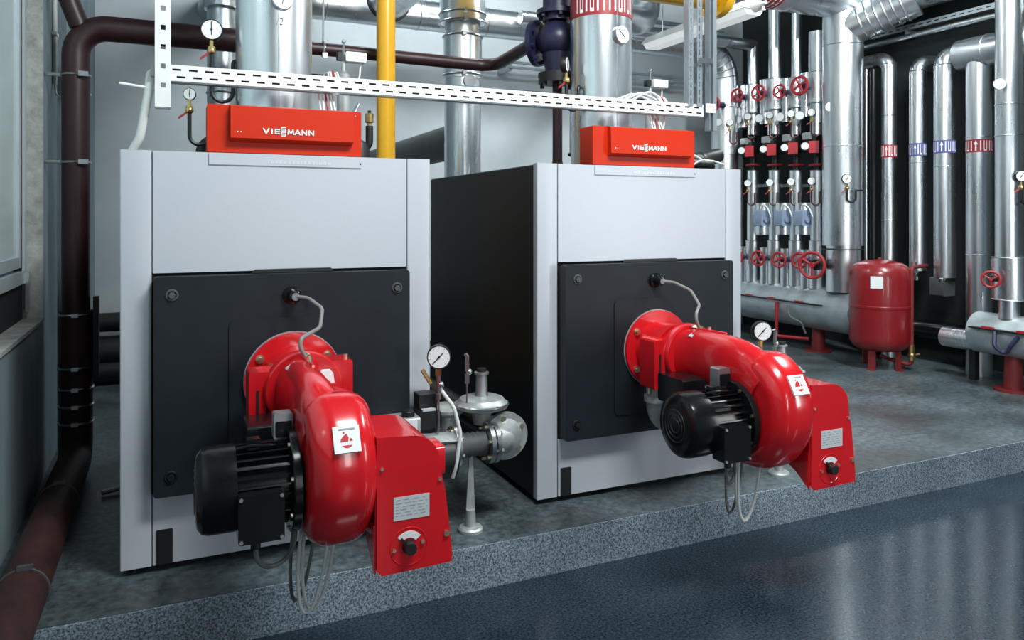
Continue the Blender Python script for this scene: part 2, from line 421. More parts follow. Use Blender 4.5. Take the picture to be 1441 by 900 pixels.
# ------------------------------------------------------------------ pressure gauge
def gauge(parent, c, n, r, ang=.8, needle=True, rim='black', depth=None):
    c = V(c); n = V(n).normalized(); d = depth or r * .75
    a, u, w = basis(n)
    g = MB().lathe(c - a * d, a, [(0, r * .94), (d * .1, r), (d, r), (d * 1.06, r * .97), (d * 1.06, r * .90), (d * .98, r * .89)], 22).build('gauge', rim, parent)
    MB().cyl(c - a * .003, c + a * .0015, r * .9, n=22).build('dial', 'white', g)
    if needle:
        t = u * math.cos(ang) + w * math.sin(ang); k = MB()
        k.obox(c + a * .003 + t * r * .12, t * r * .62, a.cross(t) * r * .035, a * .001)
        k.cyl(c + a * .002, c + a * .005, r * .10, n=10); k.build('needle', 'black', g)
        if r > .035:
            q = MB()
            for i in range(9):
                t = -.8 + i * (PI + 1.6) / 8; dd = u * math.cos(t) + w * math.sin(t)
                q.obox(c + a * .0018 + dd * r * .76, dd * r * .06, a.cross(dd) * r * .02, a * .0006)
            q.build('dial_marks', 'print_grey', g)
    return g
def siphon(parent, top, side, drop, R, r=.008, m='copper_dark', into=.10, back=(0, 0, 0)):
    """stem, brass cock with red lever and a u-shaped tube that enters the pipe"""
    top = V(top); side = V(side).normalized(); back = V(back)
    st = MB(); st.cyl(top, top - V((0, 0, .05)), r * .9, n=8); st.cyl(top - V((0, 0, .03)), top - V((0, 0, .055)), r * 1.8, n=8)
    st.ball(top - V((0, 0, .05)), r * 2.1, 10, 6)
    st.build('gauge_cock', 'brass', parent)
    lv = MB(); lv.obox(top - V((0, 0, .052)) - side * .025 - V((0, 0, .02)), side * .028 + V((0, 0, .022)), V((0, 0, 1)).cross(side) * .006, V((0, 0, .006)))
    lv.build('cock_lever', 'wheel_red', parent)
    a = top - V((0, 0, .05)); b = a - V((0, 0, drop)); pts = [a, b]
    for k in range(1, 9):
        t = PI * k / 8; pts.append(b + side * (R - R * math.cos(t)) - V((0, 0, R * math.sin(t))))
    e = b + side * 2 * R + V((0, 0, drop * .8)); pts += fillet([pts[-1], e, e + side * into * .2 + back], .02, 4)[1:]
    MB().tube(pts, r, 8).build('siphon_tube', m, parent)

# ================================================================== burners
def make_burner():
    r = thing('burner', 'red gas burner with black motor on the door of the boiler beside the window wall', 'burner', (.5, 2.95, .30), 'red burners on the boiler doors')
    FC = V((.500, 3.456, .785))
    fl = MB().cyl(FC, FC - V((0, .022, 0)), .207, n=48).build('mounting_flange', 'burner_red', r)
    MB().cyl(FC + V((0, .001, 0)), FC - V((0, .004, 0)), .211, n=48).build('gasket_ring', 'print_grey', fl)
    bb = MB()
    for a in (35, 145, 215, 325):
        p = FC + V((math.cos(math.radians(a)) * .175, -.020, math.sin(math.radians(a)) * .175))
        b = MB().cyl(p, p - V((0, .008, 0)), .019, n=18); b.cyl(p - V((0, .008, 0)), p - V((0, .024, 0)), .012, n=6)
        b.build('flange_bolt', 'bolt_zinc', fl)
    # neck collar with hinge block
    nk = MB(); nk.lathe(FC, (0, -1, 0), [(.02, .150), (.10, .146), (.14, .150), (.20, .150)], 40)
    nk.build('neck', 'burner_red', r)
    hb = MB()
    hb.bbox(.287, .400, 3.17, 3.30, .630, .880, .012, axis='y')
    hb.bbox(.610, .700, 3.17, 3.30, .700, .905, .012, axis='y')
    hb.bbox(.300, .69, 3.185, 3.30, .655, .870, .02, axis='y')
    hbo = hb.build('hinge_block', 'burner_red', r)
    for x in (.357, .321): MB().bbox(x - .005, x + .005, 3.166, 3.172, .70, .81, .003, axis='y').build('slot', 'seam_black', hbo)
    for x, z0_, z1_ in ((.682, .903, .918), (.302, .60, .632)): MB().cyl((x, 3.235, z0_), (x, 3.235, z1_), .010, n=8).build('hinge_pin', 'bolt_zinc', hbo)
    cr = MB().lathe((.5, 3.20, .80), (0, -1, 0), [(0, .155), (.045, .155), (.055, .148), (.055, .11)], 40).build('collar', 'burner_red', r)
    p = V((.505, 3.143, .935))
    MB().cyl(p, p - V((0, .012, 0)), .017, n=16).build('collar_bolt', 'bolt_zinc', cr)
    # fan housing : scroll + gooseneck in one skin
    cy, cz, xc, hw, rc = 2.712, .626, .522, .112, .085
    KR = [(-180, .235), (-135, .245), (-90, .258), (-45, .272), (0, .285), (35, .302), (60, .300), (90, .262), (125, .250), (180, .235)]
    def R(a):
        for (a0, r0), (a1, r1) in zip(KR[:-1], KR[1:]):
            if a0 <= a <= a1:
                t = (a - a0) / (a1 - a0); t = t * t * (3 - 2 * t); return r0 + (r1 - r0) * t
    prof = [(-hw, -.17)]
    for k in range(9):
        t = PI / 2 * k / 8; prof.append((-hw + rc - rc * math.cos(t), -rc + rc * math.sin(t)))
    for k in range(9):
        t = PI / 2 * k / 8; prof.append((hw - rc + rc * math.sin(t), -rc + rc * math.cos(t)))
    prof.append((hw, -.17))
    vo = MB(); NA = 72; secs = []
    for i in range(NA):
        a = -180 + 360 * i / NA; ra = math.radians(a); Ra = R(a)
        secs.append([V((xc + px, cy - math.cos(ra) * (Ra + pr), cz + math.sin(ra) * (Ra + pr))) for px, pr in prof])
    n = len(prof); vs = [q for s_ in secs for q in s_]; fs = []
    for i in range(NA):
        i2 = (i + 1) % NA
        for k in range(n - 1): fs.append((i * n + k, i2 * n + k, i2 * n + k + 1, i * n + k + 1))
    fs.append([i * n for i in range(NA)]); fs.append([i * n + n - 1 for i in range(NA)])
    vo.add(vs, fs)
    def goose(rows):
        sec = []
        for (y, z, tilt, x_, ax_, az_) in rows:
            q = []; tr = math.radians(tilt); up = V((0, -math.sin(tr), math.cos(tr)))
            for k in range(32):
                t = 2 * PI * k / 32; cx_, sx_ = math.cos(t), math.sin(t)
                q.append(V((x_, y, z)) + V((1, 0, 0)) * (ax_ * math.copysign(abs(cx_) ** .85, cx_)) + up * (az_ * math.copysign(abs(sx_) ** .85, sx_)))
            sec.append(q)
        vo.loft(sec)
    goose(((3.17, .800, 0, .478, .095, .128), (3.10, .803, 0, .472, .078, .132), (3.02, .806, 0, .468, .071, .136), (2.92, .806, 0, .468, .070, .139), (2.82, .800, 4, .471, .073, .143),
           (2.74, .788, 9, .476, .077, .144), (2.66, .762, 18, .482, .083, .142), (2.60, .725, 30, .490, .09, .135)))
    goose(((2.890, .780, 0, .520, .060, .058), (2.880, .780, 0, .520, .082, .080), (2.855, .778, 2, .520, .098, .096), (2.82, .775, 5, .521, .106, .105), (2.76, .765, 10, .522, .110, .114), (2.68, .745, 18, .522, .111, .13), (2.60, .72, 28, .522, .111, .145)))
    vo.torus((xc + .02, cy, cz), (1, 0, 0), .2, .008, 40, 6)
    fh = vo.build('fan_housing', 'burner_red', r, angle=40)
    # rib along the neck, cap and lever on the neck
    MB().tube([(.49, 3.13, .935), (.487, 3.0, .940), (.487, 2.87, .946)], .006, 8).build('neck_rib', 'burner_red', fh)
    MB().prism([(.520, 2.965, .858), (.584, 2.965, .858), (.580, 2.968, .892), (.568, 2.970, .906), (.537, 2.970, .906), (.526, 2.968, .892)], (0, .012, .003)).build('white_cover_plate', 'label_white', fh)
    MB().bbox(.500, .600, 2.955, 3.06, .775, .857, .012, axis='y').build('sensor_boss', 'burner_red', fh)
    MB().cyl((.553, 2.95, .845), (.553, 2.95, .870), .013, n=14).build('boss_cap', 'brass', fh)
    MB().obox((.430, 3.05, .921), (.018, 0, .012), (0, .014, 0), (-.001, 0, .002)).build('small_tag', 'label_silver', fh)
    # brand emblem plate on the scroll
    a = math.radians(31); nrm = V((0, -math.cos(a), math.sin(a))); up = V((0, math.sin(a), math.cos(a))); sx = V((1, 0, 0))
    pc = V((.522, cy, cz)) + nrm * (R(31) + .001)
    em = MB().obox(pc, sx * .043, up * .043, nrm * .004).build('emblem_plate', 'label_white', fh)
    def onp(pts, name, m):
        MB().prism([pc + nrm * .004 + sx * p_ + up * q_ for p_, q_ in pts], nrm * .0012).build(name, m, fh)
    onp([(-.024, .030), (.028, .030), (.028, .035), (-.024, .035)], 'emblem_print', 'print_grey')
    onp([(-.022, -.008), (.003, -.008), (.006, .004), (.000, .018), (-.010, .012), (-.019, .002)], 'emblem_flame', 'print_red')
    onp([(.008, -.007), (.019, -.006), (.012, .004)], 'emblem_flame', 'print_red')
    onp([(-.012, .018), (-.006, .018), (-.006, .024), (-.012, .024)], 'emblem_flame', 'print_red')
    onp([(-.017, -.020), (-.010, -.026), (0, -.029), (.010, -.026), (.017, -.020)], 'emblem_bowl', 'print_red')
    # motor
    my, mz = 2.715, .592
    mfl = MB().lathe((.372, my, mz), (1, 0, 0), [(0, .168), (.004, .172), (.028, .172), (.03, .168)], 40).build('motor_flange', 'black_gloss', r)
    add_bolts(mfl, (.374, my, mz), (-1, 0, 0), .157, 8, .008, .010)
    mo = MB(); mo.cyl((.185, my, mz), (.372, my, mz), .118, n=32)
    for k in range(28):
        t = 2 * PI * k / 28; d = V((0, math.cos(t), math.sin(t))); tn = V((0, -math.sin(t), math.cos(t)))
        mo.obox(V((.277, my, mz)) + d * .125, V((.090, 0, 0)), tn * .003, d * .013)
    mt = mo.build('motor', 'motor_black', r)
    MB().lathe((.200, my, mz), (-1, 0, 0), [(0, .142), (.085, .142), (.105, .136), (.119, .118), (.124, .085), (.124, .0001)], 36, caps=False).build('fan_cowl', 'motor_black', mt)
    g = MB()
    for rr_ in (.03, .05, .07): g.torus((.0765, my, mz), (1, 0, 0), rr_, .003, 24, 6)
    g.build('cowl_grille', 'black', mt)
    tb = MB().bbox(.198, .340, my - .178, my - .10, mz - .132, mz + .022, .010, axis='y').build('terminal_box', 'black_gloss', mt)
    add_bolts(mt, (0, 0, 0), (0, -1, 0), 0, 4, .006, .008, m='dull_steel', name='screw', pts=[(x, my - .176, z) for x in (.207, .331) for z in (mz - .122, mz + .012)])
    MB().tube([(.20, my - .06, mz + .142), (.25, my - .07, mz + .150), (.31, my - .06, mz + .142)], .006, 8).bbox(.235, .28, my - .05, my - .01, mz + .13, mz + .165, .006, axis='y').build('lifting_eye', 'black_gloss', mt)
    MB().cyl((.255, my - .13, mz - .115), (.255, my - .13, mz - .165), .016, n=12).build('cable_gland', 'black', tb)
    # ignition / control boxes under the neck
    MB().bbox(.258, .385, 2.90, 3.10, .605, .735, .010, axis='x').build('control_box', 'motor_black', r)
    sv = MB().bbox(.330, .395, 2.735, 2.795, .725, .815, .008, axis='y').build('servo_drive', 'dull_steel', r)
    MB().bbox(.336, .390, 2.728, 2.736, .735, .79, .005, axis='y').build('servo_cover', 'black_gloss', sv)
    MB().tube(fillet([(.350, 2.74, .73), (.350, 2.73, .70), (.385, 2.73, .69), (.39, 2.76, .72)], .015, 4), .004, 6).build('servo_wire', 'dull_steel', sv)
    # air intake box with front plate, rating plate and dial
    fy = 2.482
    fr = [(.645, fy, .303), (.892, fy, .308), (.893, fy, .345), (.868, fy, .56), (.850, fy, .640)]
    for k in range(9):
        t = PI / 2 * k / 8; fr.append((.745 + .105 * math.cos(t), fy, .655 + .105 * math.sin(t)))
    fr += [(.628, fy, .765), (.628, fy, .322)]
    bx = MB().prism(fr, (0, .004, 0))
    bk = [(x, y + .30, z if z > .5 else .46) for x, y, z in fr]
    bx.loft([[V(p) + V((0, .004, 0)) for p in fr], [V(p) for p in bk]])
    ab = bx.build('air_intake_box', 'burner_red', r, angle=30)
    MB().tube([(.630, fy + .05, .765), (.630, fy + .012, .74), (.630, fy + .012, .34)], .007, 8).build('edge_bead', 'burner_red', ab)
    MB().bbox(.845, .878, fy + .03, fy + .16, .60, .70, .015, axis='x').build('side_boss', 'burner_red', ab)
    q = MB().prism([(.628, fy + .01, .31), (.628, fy + .22, .47), (.628, fy + .01, .47)], (-.008, 0, 0)); q.build('gusset', 'burner_red', ab)
    rp = MB().box(.685, .810, fy - .002, fy, .480, .558).build('rating_plate', 'label_silver', ab)
    t = MB(); rr = random.Random(5)
    for zz in (.548, .537, .526, .516, .506, .496):
        x = .692
        while x < .80:
            wd = rr.uniform(.006, .022); t.box(x, min(x + wd, .804), fy - .0026, fy - .002, zz - .0015, zz + .0015); x += wd + rr.uniform(.004, .016)
    t.build('rating_print', 'print_grey', ab)
    kc = V((.738, fy, .387))
    def sector(r0, r1, a0, a1, h, N=12):
        o = [kc + V((r1 * math.cos(math.radians(a0 + (a1 - a0) * k / N)), 0, r1 * math.sin(math.radians(a0 + (a1 - a0) * k / N)))) for k in range(N + 1)]
        o += [kc + V((r0 * math.cos(math.radians(a1 + (a0 - a1) * k / N)), 0, r0 * math.sin(math.radians(a1 + (a0 - a1) * k / N)))) for k in range(N + 1)]
        return MB().prism(o, (0, -h, 0))
    sector(.030, .052, 38, 138, .0025).build('dial_scale', 'label_white', ab)
    MB().torus(kc, (0, 1, 0), .064, .0022, 36, 6).build('dial_ring', 'burner_red', ab)
    k = MB().cyl(kc, kc - V((0, .03, 0)), .023, .020, 20); k.obox(kc + V((-.02, -.008, .022)), V((-.008, 0, .010)), V((.003, 0, .003)), V((0, .004, 0)))
    k.build('dial_knob', 'black', ab)
    for x, z, rr_ in ((.686, .382, .006), (.785, .397, .007), (.872, .41, .010)):
        MB().cyl((x, fy, z), (x, fy - .007, z), rr_, n=12).build('screw', 'bolt_zinc', ab)
    for x, z in ((.645, .66), (.848, .60)):
        MB().cyl((x, fy + .002, z), (x, fy - .006, z), .006, n=10).build('screw', 'bolt_zinc', ab)
    # cables
    for i, (c0, c1, lo, m_, rad) in enumerate((((.255, 2.585, .43), (.40, 2.72, .42), .33, 'cable_dark', .008), ((.42, 2.70, .45), (.50, 2.66, .372), .135, 'cable_grey', .006),
                                               ((.44, 2.74, .45), (.53, 2.69, .37), .125, 'cable_grey', .006), ((.405, 2.76, .46), (.47, 2.74, .39), .15, 'cable_dark', .006))):
        A, B = V(c0), V(c1); pts = [A]
        for k in range(1, 12):
            t = k / 12; s_ = math.sin(PI * t) ** .8
            xx = (A.x + B.x) / 2 + (A.x - B.x) / 2 * math.cos(PI * t) - .035 * s_ * (i > 0)
            yy = A.y + (B.y - A.y) * t
            zz = A.z + (B.z - A.z) * t; pts.append(V((xx, yy, zz + (lo - (A.z + B.z) / 2) * s_)))
        pts.append(B); MB().tube(pts, rad, 8).build('cable', m_, r)
    # sight tube from the sight port down to the neck
    MB().tube(fillet([(.505, 3.41, 1.152), (.55, 3.37, 1.148), (.595, 3.28, 1.11), (.565, 3.17, 1.045), (.475, 3.08, 1.02), (.470, 3.075, .985), (.505, 3.085, .925)], .07, 6), .008, 10).build('flame_cooling_hose', 'hose_grey', r)
    MB().cyl((.508, 3.085, .905), (.503, 3.083, .95), .013, n=10).build('hose_nipple', 'bolt_zinc', r)
    return r
bu = make_burner()
copytree(bu, (DX, 0, 0), 'red gas burner with black motor on the boiler nearer the expansion vessel')

# ================================================================== gas trains
def make_gastrain():
    y, z = 3.395, .42
    r = thing('gas_train', 'gas valve train with dial gauge and disc regulator in the gap between the boilers', 'gas train', (1.25, y, 0), 'gas trains at the burners')
    # pipe from burner flange
    MB().tube(fillet([(.365, 3.25, .66), (.365, 3.25, z + .03), (.78, y, z), (.87, y, z)], .10, 8), .060, 20).build('feed_pipe', 'cast_grey', r)
    MB().cyl((.365, 3.25, .555), (.365, 3.25, .585), .072, n=24).build('feed_flange', 'cast_grey', r)
    # double solenoid valve block
    vb = MB().bbox(.86, 1.045, y - .065, y + .065, z - .075, z + .165, .012, axis='x').build('valve_block', 'cast_grey', r)
    MB().bbox(.975, 1.03, y - .0665, y - .064, z + .10, z + .155, .004, axis='y').build('valve_label', 'label_white', vb)
    MB().lathe((1.0, y - .02, z + .165), (0, 0, 1), [(0, .030), (.022, .030), (.026, .026)], 20).build('valve_cap', 'black', vb)
    MB().bbox(1.06, 1.155, y + .0, y + .09, z + .06, z + .25, .006, axis='y').bbox(1.05, 1.15, y - .04, y + .05, z + .10, z + .18, .006, axis='y').build('solenoid_plug', 'black', r)
    MB().bbox(1.065, 1.13, y - .036, y - .01, z + .181, z + .19, .003, axis='z').build('plug_top', 'label_silver', r)
    # black actuator drum and saddle
    MB().lathe((.98, y - .02, z - .045), (1, 0, 0), [(0, .098), (.235, .098), (.24, .09)], 28).build('actuator_drum', 'black', r)
    sd = MB(); secs = []
    for k in range(9):
        t = math.radians(52 + 80 * k / 8)
        secs.append([V((x_, y - .02 - math.cos(t) * rr_, z - .045 + math.sin(t) * rr_)) for x_, rr_ in ((1.05, .099), (1.222, .099), (1.222, .110), (1.05, .125))])
    sd.loft(secs); sd.build('valve_saddle', 'cast_grey', r)
    # flanges, bellows
    def flange(x, rad=.098, t=.02, m='steel'):
        f = MB().cyl((x, y, z - .01), (x + t, y, z - .01), rad, n=36).build('pipe_flange', m, r)
        add_bolts(f, (x + t, y, z - .01), (1, 0, 0), rad * .82, 6, .010, .014); add_bolts(f, (x, y, z - .01), (-1, 0, 0), rad * .82, 6, .010, .014)
    flange(1.222); flange(1.392); flange(1.420)
    b = MB(); prof = []
    for k in range(13): prof.append((k * .0125, .060 if k % 2 else .050))
    b.lathe((1.242, y, z - .01), (1, 0, 0), prof, 28); b.build('bellows', 'flue_grey', r, angle=80)
    # ball valve body and elbow to the rear
    MB().tube(fillet([(1.44, y, z), (1.50, y, z), (1.50, y + .16, z)], .08, 8), [.07] * 11, 20).build('elbow', 'cast_grey', r)
    ef = MB().cyl((1.50, y - .005, z + .01), (1.50, y + .02, z + .01), .115, n=36).build('rear_flange', 'cast_grey', r)
    add_bolts(ef, (1.50, y - .005, z + .01), (0, -1, 0), .09, 5, .012, .012, .5)
    MB().lathe((1.50, y - .005, z + .01), (0, -1, 0), [(0, .085), (.03, .07), (.045, .04), (.048, .001)], 24, caps=False).build('cover_dome', 'cast_grey', ef)
    MB().tube(fillet([(1.50, y + .15, z), (1.50, 4.86, z), (1.29, 4.86, z)], .1, 8), .058, 20).build('supply_pipe', 'black', r)
    # disc pressure regulator
    rg = MB().lathe((1.40, y + .07, .545), (0, 0, 1), [(-.06, .04), (0, .05), (.012, .098), (.022, .128), (.034, .132), (.042, .132), (.050, .120), (.066, .108), (.075, .085), (.078, .04)], 40).build('regulator', 'cast_grey', r, angle=28)
    MB().torus((1.40, y + .07, .583), (0, 0, 1), .130, .006, 40, 8).build('regulator_rim', 'steel', rg)
    MB().lathe((1.40, y + .07, .62), (0, 0, 1), [(0, .036), (.02, .030), (.105, .028), (.108, .036), (.118, .036), (.120, .028)], 24).build('spring_tower', 'dull_steel', rg)
    MB().cyl((1.40, y + .07, .738), (1.40, y + .07, .756), .024, n=16).build('tower_cap', 'black', rg)
    # filter behind
    MB().lathe((1.255, y + .16, .52), (0, 0, 1), [(-.10, .05), (0, .06), (.02, .085), (.035, .085), (.055, .055), (.06, .01)], 28).build('filter_housing', 'cast_grey', r)
    MB().cyl((1.255, y + .16, .31), (1.255, y + .16, .43), .085, n=28).build('filter_bowl', 'black', r)
    # gauge on its stem
    gx, gy = 1.128, 3.30
    st = MB(); st.cyl((gx + .01, gy + .05, .50), (gx + .01, gy + .05, .80), .006, n=8); st.cyl((gx + .01, gy + .05, .655), (gx + .01, gy + .05, .68), .012, n=8)
    st.cyl((gx + .01, gy + .05, .715), (gx + .01, gy + .05, .765), .013, n=8); st.ball((gx + .02, gy + .05, .72), .018, 10, 6)
    st.build('gauge_stem', 'steel', r)
    MB().cyl((gx + .01, gy + .05, .765), (gx + .01, gy + .05, .80), .014, n=6).build('gauge_nut', 'brass', r)
    gauge(r, (gx + .006, gy + .03, .853), (-.32, -.95, .02), .056, 3.95)
    MB().tube([(1.085, gy + .13, .78), (1.115, gy + .09, .72)], .010, 8).build('cock_lever', 'brass', r)
    # test cock
    tx, ty = 1.305, y + .02
    tc_ = MB(); tc_.cyl((tx, ty, .58), (tx, ty, .73), .005, n=8); tc_.cyl((tx, ty, .70), (tx, ty, .745), .012, n=8); tc_.ball((tx + .01, ty, .755), .016, 10, 6)
    tc_.cyl((tx, ty, .76), (tx, ty, .80), .011, n=8); tc_.tube([(tx, ty, .80), (tx, ty, .83), (tx - .008, ty, .842)], .010, 8)
    tc_.build('test_cock', 'steel', r)
    # impulse hose
    MB().tube(fillet([(1.15, gy + .06, .70), (1.20, gy + .01, .62), (1.225, gy - .01, .50), (1.20, gy - .02, .36), (1.19, gy, .30)], .1, 6), .009, 10).build('impulse_hose', 'cable_grey', r)
    # strut foot
    sx_ = 1.315
    s = MB().prism([(sx_ - .022, y, .10), (sx_ + .022, y, .10), (sx_ + .012, y, .355), (sx_ + .004, y, .375), (sx_ - .006, y, .36)], (0, .008, 0)); so = s.build('support_strut', 'cast_grey', r)
    MB().lathe((sx_, y, 0), (0, 0, 1), [(0, .060), (.012, .060), (.02, .052), (.024, .026), (.10, .022)], 26).build('strut_foot', 'cast_grey', r)
    return r
gt = make_gastrain()
gt2 = copytree(gt, (DX, 0, 0), 'gas valve train with dial gauge, half hidden behind the burner nearer the expansion vessel', skip=('supply_pipe',))

# ================================================================== pipes over the boilers
def band(parent, x, y, z0, z1, r, m, a0, a1, marks, name='marking_band', seed=1):
    """printed band wrapped on an upright pipe, with raised white arrows and bars; angles in degrees, 0 = +x"""
    bo = MB().lathe((x, y, z0), (0, 0, 1), [(0, r), (0, r + .0025), (z1 - z0, r + .0025), (z1 - z0, r)], 48, caps=False).build(name, m, parent)
    mk = MB(); H = z1 - z0; rr = r + .0026
    def quad(c, wd, b, t, tip=None):
        da = wd / r / 2
        def q(a, zz): return V((x + rr * math.cos(a), y + rr * math.sin(a), z0 + H * zz))
        n = 4
        for k in range(n):
            u0, u1 = c - da + 2 * da * k / n, c - da + 2 * da * (k + 1) / n
            if tip is None: mk.add([q(u0, b), q(u1, b), q(u1, t), q(u0, t)], [(0, 1, 2, 3)])
            else:
                h0, h1 = 1 - abs(2 * k / n - 1), 1 - abs(2 * (k + 1) / n - 1)
                mk.add([q(u0, b), q(u1, b), q(u1, b + (t - b) * h1), q(u0, b + (t - b) * h0)], [(0, 1, 2, 3)])
    n = len(marks)
    for i, k in enumerate(marks):
        c = math.radians(a0 + (a1 - a0) * (i + .5) / n); w_ = abs(math.radians(a1 - a0)) * r / n
        if k == 'A': quad(c, w_ * .30, .12, .66); quad(c, w_ * .85, .60, .93, 1)
        if k == 'U': quad(c - w_ * .28 / r, w_ * .16, .12, .9); quad(c + w_ * .28 / r, w_ * .16, .12, .9); quad(c, w_ * .6, .10, .22)
        if k == 'I': quad(c, w_ * .26, .12, .9)
    mk.build(name.replace('band', 'print'), 'label_white', bo)
def make_supply():
    """insulated supply riser with the level limiter, thermometer and branch"""
    x, y, R_ = .487, 4.02, .186
    r = thing('supply_riser', 'wide silver clad riser behind the control unit, beside the yellow gas pipe', 'riser pipe', (x, y, BZ1), 'silver risers on the boilers')
    MB().cyl((x, y, BZ1), (x, y, 3.9), R_, n=56).build('cladding', 'galv', r)
    MB().box(x - .003, x + .003, y - R_ - .003, y - R_ + .01, BZ1, 3.9).build('cladding_seam', 'galv_dull', r)
    # low water limiter : float chamber on two black stubs
    fx, fy_ = .835, 4.00
    fc = MB().lathe((fx, fy_, 1.99), (0, 0, 1), [(0, .010), (.03, .030), (.06, .034), (.255, .034), (.262, .026), (.275, .012), (.32, .011)], 24).build('float_chamber', 'cast_grey', r)
    MB().bbox(fx + .006, fx + .115, fy_ - .03, fy_ + .03, 2.315, 2.365, .006, axis='y').build('switch_box', 'white', fc)
    MB().bbox(fx - .035, fx - .004, fy_ - .02, fy_ + .02, 2.32, 2.36, .005, axis='y').build('switch_cam', 'black', fc)
    MB().cyl((fx, fy_, 2.31), (fx, fy_, 2.41), .007, n=10).ball((fx, fy_, 2.42), .012, 10, 6).build('test_rod', 'steel', fc)
    MB().tube([(fx + .09, fy_, 2.315), (fx + .085, fy_, 2.25), (fx + .065, fy_, 2.16)], .005, 8).build('switch_cable', 'white', fc)
    for zz in (2.225, 2.005):
        MB().cyl((x + R_ - .02, fy_, zz), (fx - .02, fy_, zz), .016, n=12).build('stub_pipe', 'black_gloss', r)
        MB().cyl((fx - .055, fy_, zz), (fx - .03, fy_, zz), .024, n=6).build('union_nut', 'steel', r)
    MB().tube(fillet([(fx - .03, fy_, 2.0), (fx + .01, fy_, 1.99), (fx + .06, fy_, 2.06), (fx + .08, fy_, 2.10)], .03, 5), .009, 10).build('drain_hose', 'galv_dull', r)
    # brass air vent and its elbow
    av = MB().lathe((1.045, 4.30, 2.035), (0, 0, 1), [(-.03, .010), (0, .012), (.005, .024), (.055, .024), (.058, .018)], 20).build('air_vent', 'brass', r)
    MB().cyl((1.045, 4.30, 2.093), (1.045, 4.30, 2.108), .010, n=10).build('vent_cap', 'black', av)
    MB().tube(fillet([(1.045, 4.30, 2.02), (1.045, 4.30, 1.92), (1.0, 4.32, 1.86), (1.0, 4.32, 1.775)], .04, 5), .022, 12).build('vent_pipe', 'black', r)
    MB().lathe((.99, 4.30, 1.76), (0, 0, 1), [(0, .06), (.10, .06), (.16, .045), (.18, .01)], 20).build('vent_base', 'black', r)
    # cables spilling from the tray onto the control unit
    for k in range(5):
        MB().tube(fillet([(.70 + .012 * k, 3.70, 2.175), (.705 + .010 * k, 3.74, 2.21 + .008 * (k % 3)), (.66 + .016 * k, 3.78, 2.15), (.67 + .018 * k, 3.72, 1.985)], .05, 5), .005, 8).build('sensor_cable', ('cable_grey', 'white', 'wheel_red')[k % 3], r)
    return r
s1 = make_supply()
s2 = copytree(s1, (DX, 0, 0), 'wide silver clad riser with a red arrow band, beside the blue pump')
# dial thermometers sit at different heights on the two risers
gauge(s1, (.505, 3.822, 2.56), (.05, -1, 0), .050, 1.4, rim='steel', depth=.03)
band(s2, .487, 4.02, 2.695, 2.88, .186, 'band_red', 185, 325, 'IUAUAIIAUAUAI')
gauge(s2, (.512, 3.815, 2.575), (.22, -1, .05), .056, 2.4, rim='steel', depth=.035)

for k, (du, sl) in enumerate(((-5, .012), (0, 0), (4, 0))):
    c = P(396 + du, 30, Y=3.831); m = MB()
    if k == 1:
        for p_, q_ in (((-.006, .014), (.006, .014)), ((.006, .014), (.006, 0)), ((.006, 0), (-.006, -.014)), ((-.006, -.014), (.006, -.014))):
            m.tube([c + V((p_[0], 0, p_[1])), c + V((q_[0], 0, q_[1]))], .0016, 6)
    else: m.tube([c + V((-sl / 2, 0, -.014)), c + V((sl / 2, 0, .014))], .0018, 6)
    m.build('pen_mark', 'print_grey', s1)
# gauge with siphon beside each riser, and the small gauge by the hood
def wall_gauge(name, label, c, r, drop, back, R=.035, ang=1.6, n=(-.1, -1, 0)):
    t = thing(name, label, 'gauge', (c[0], c[1], c[2] - drop - .25))
    gauge(t, c, n, r, ang)
    siphon(t, V(c) + V((0, .01, -r)), (1, 0, 0), drop, R, .010, 'black', .1, back)
    return t
wall_gauge('pressure_gauge', 'white-faced pressure gauge with red lever in front of the brown pipe', (.190, 4.02, 2.423), .052, .20, (.07, .02, 0), .050)
wall_gauge('pressure_gauge', 'small white pressure gauge on a black siphon left of the red control unit', (.094, 4.20, 2.126), .031, .13, (.05, .02, 0), .045)
wall_gauge('pressure_gauge', 'white pressure gauge turned sideways below the blue pump', (2.130, 3.93, 2.395), .045, .13, (.05, .06, 0), .04, n=(.75, -.7, 0))
fb = tag(MB().tube(fillet([(.16, 4.35, BZ1 - .01), (.16, 4.35, 1.87), (.24, 4.33, 1.93), (.32, 4.3, 1.93)], .06, 6), .034, 16).build('return_elbow', 'black', origin=(.16, 4.35, BZ1)), 'black insulated elbow pipe rising from the boiler top under the small gauge', 'pipe elbow')

# brown drain line : floor run, upright, run along the back, then up to the pump
dp = thing('drain_pipe', 'dark brown drainpipe rising beside the window wall and crossing behind the boilers', 'pipe', (-.50, 5.15, 0))
DXp, DYp = -.50, 5.12
MB().tube(fillet([(DXp, DYp, .90), (DXp, DYp, 2.62), (.5, DYp, 2.62)], .17, 10), .075, 24).build('riser_section', 'drain_brown', dp)
MB().tube(fillet([(.5, DYp, 2.62), (2.165, DYp, 2.60), (2.175, 4.48, 2.635)], .14, 8), .044, 20).build('cross_section', 'drain_brown', dp)
MB().cyl((.42, DYp, 2.62), (.60, DYp, 2.62), .085, n=24).build('reducer', 'drain_brown', dp)
MB().tube(fillet([(DXp, DYp, .95), (DXp, DYp, .09), (DXp - .01, 1.6, .088)], .12, 8), .088, 24).build('lower_section', 'rust_brown', dp)
MB().tube([(DXp + .02, DYp, 2.62), (DXp - .10, DYp - .02, 2.95), (DXp - .14, DYp - .04, 3.2)], .055, 16).build('vent_branch', 'drain_brown', dp)
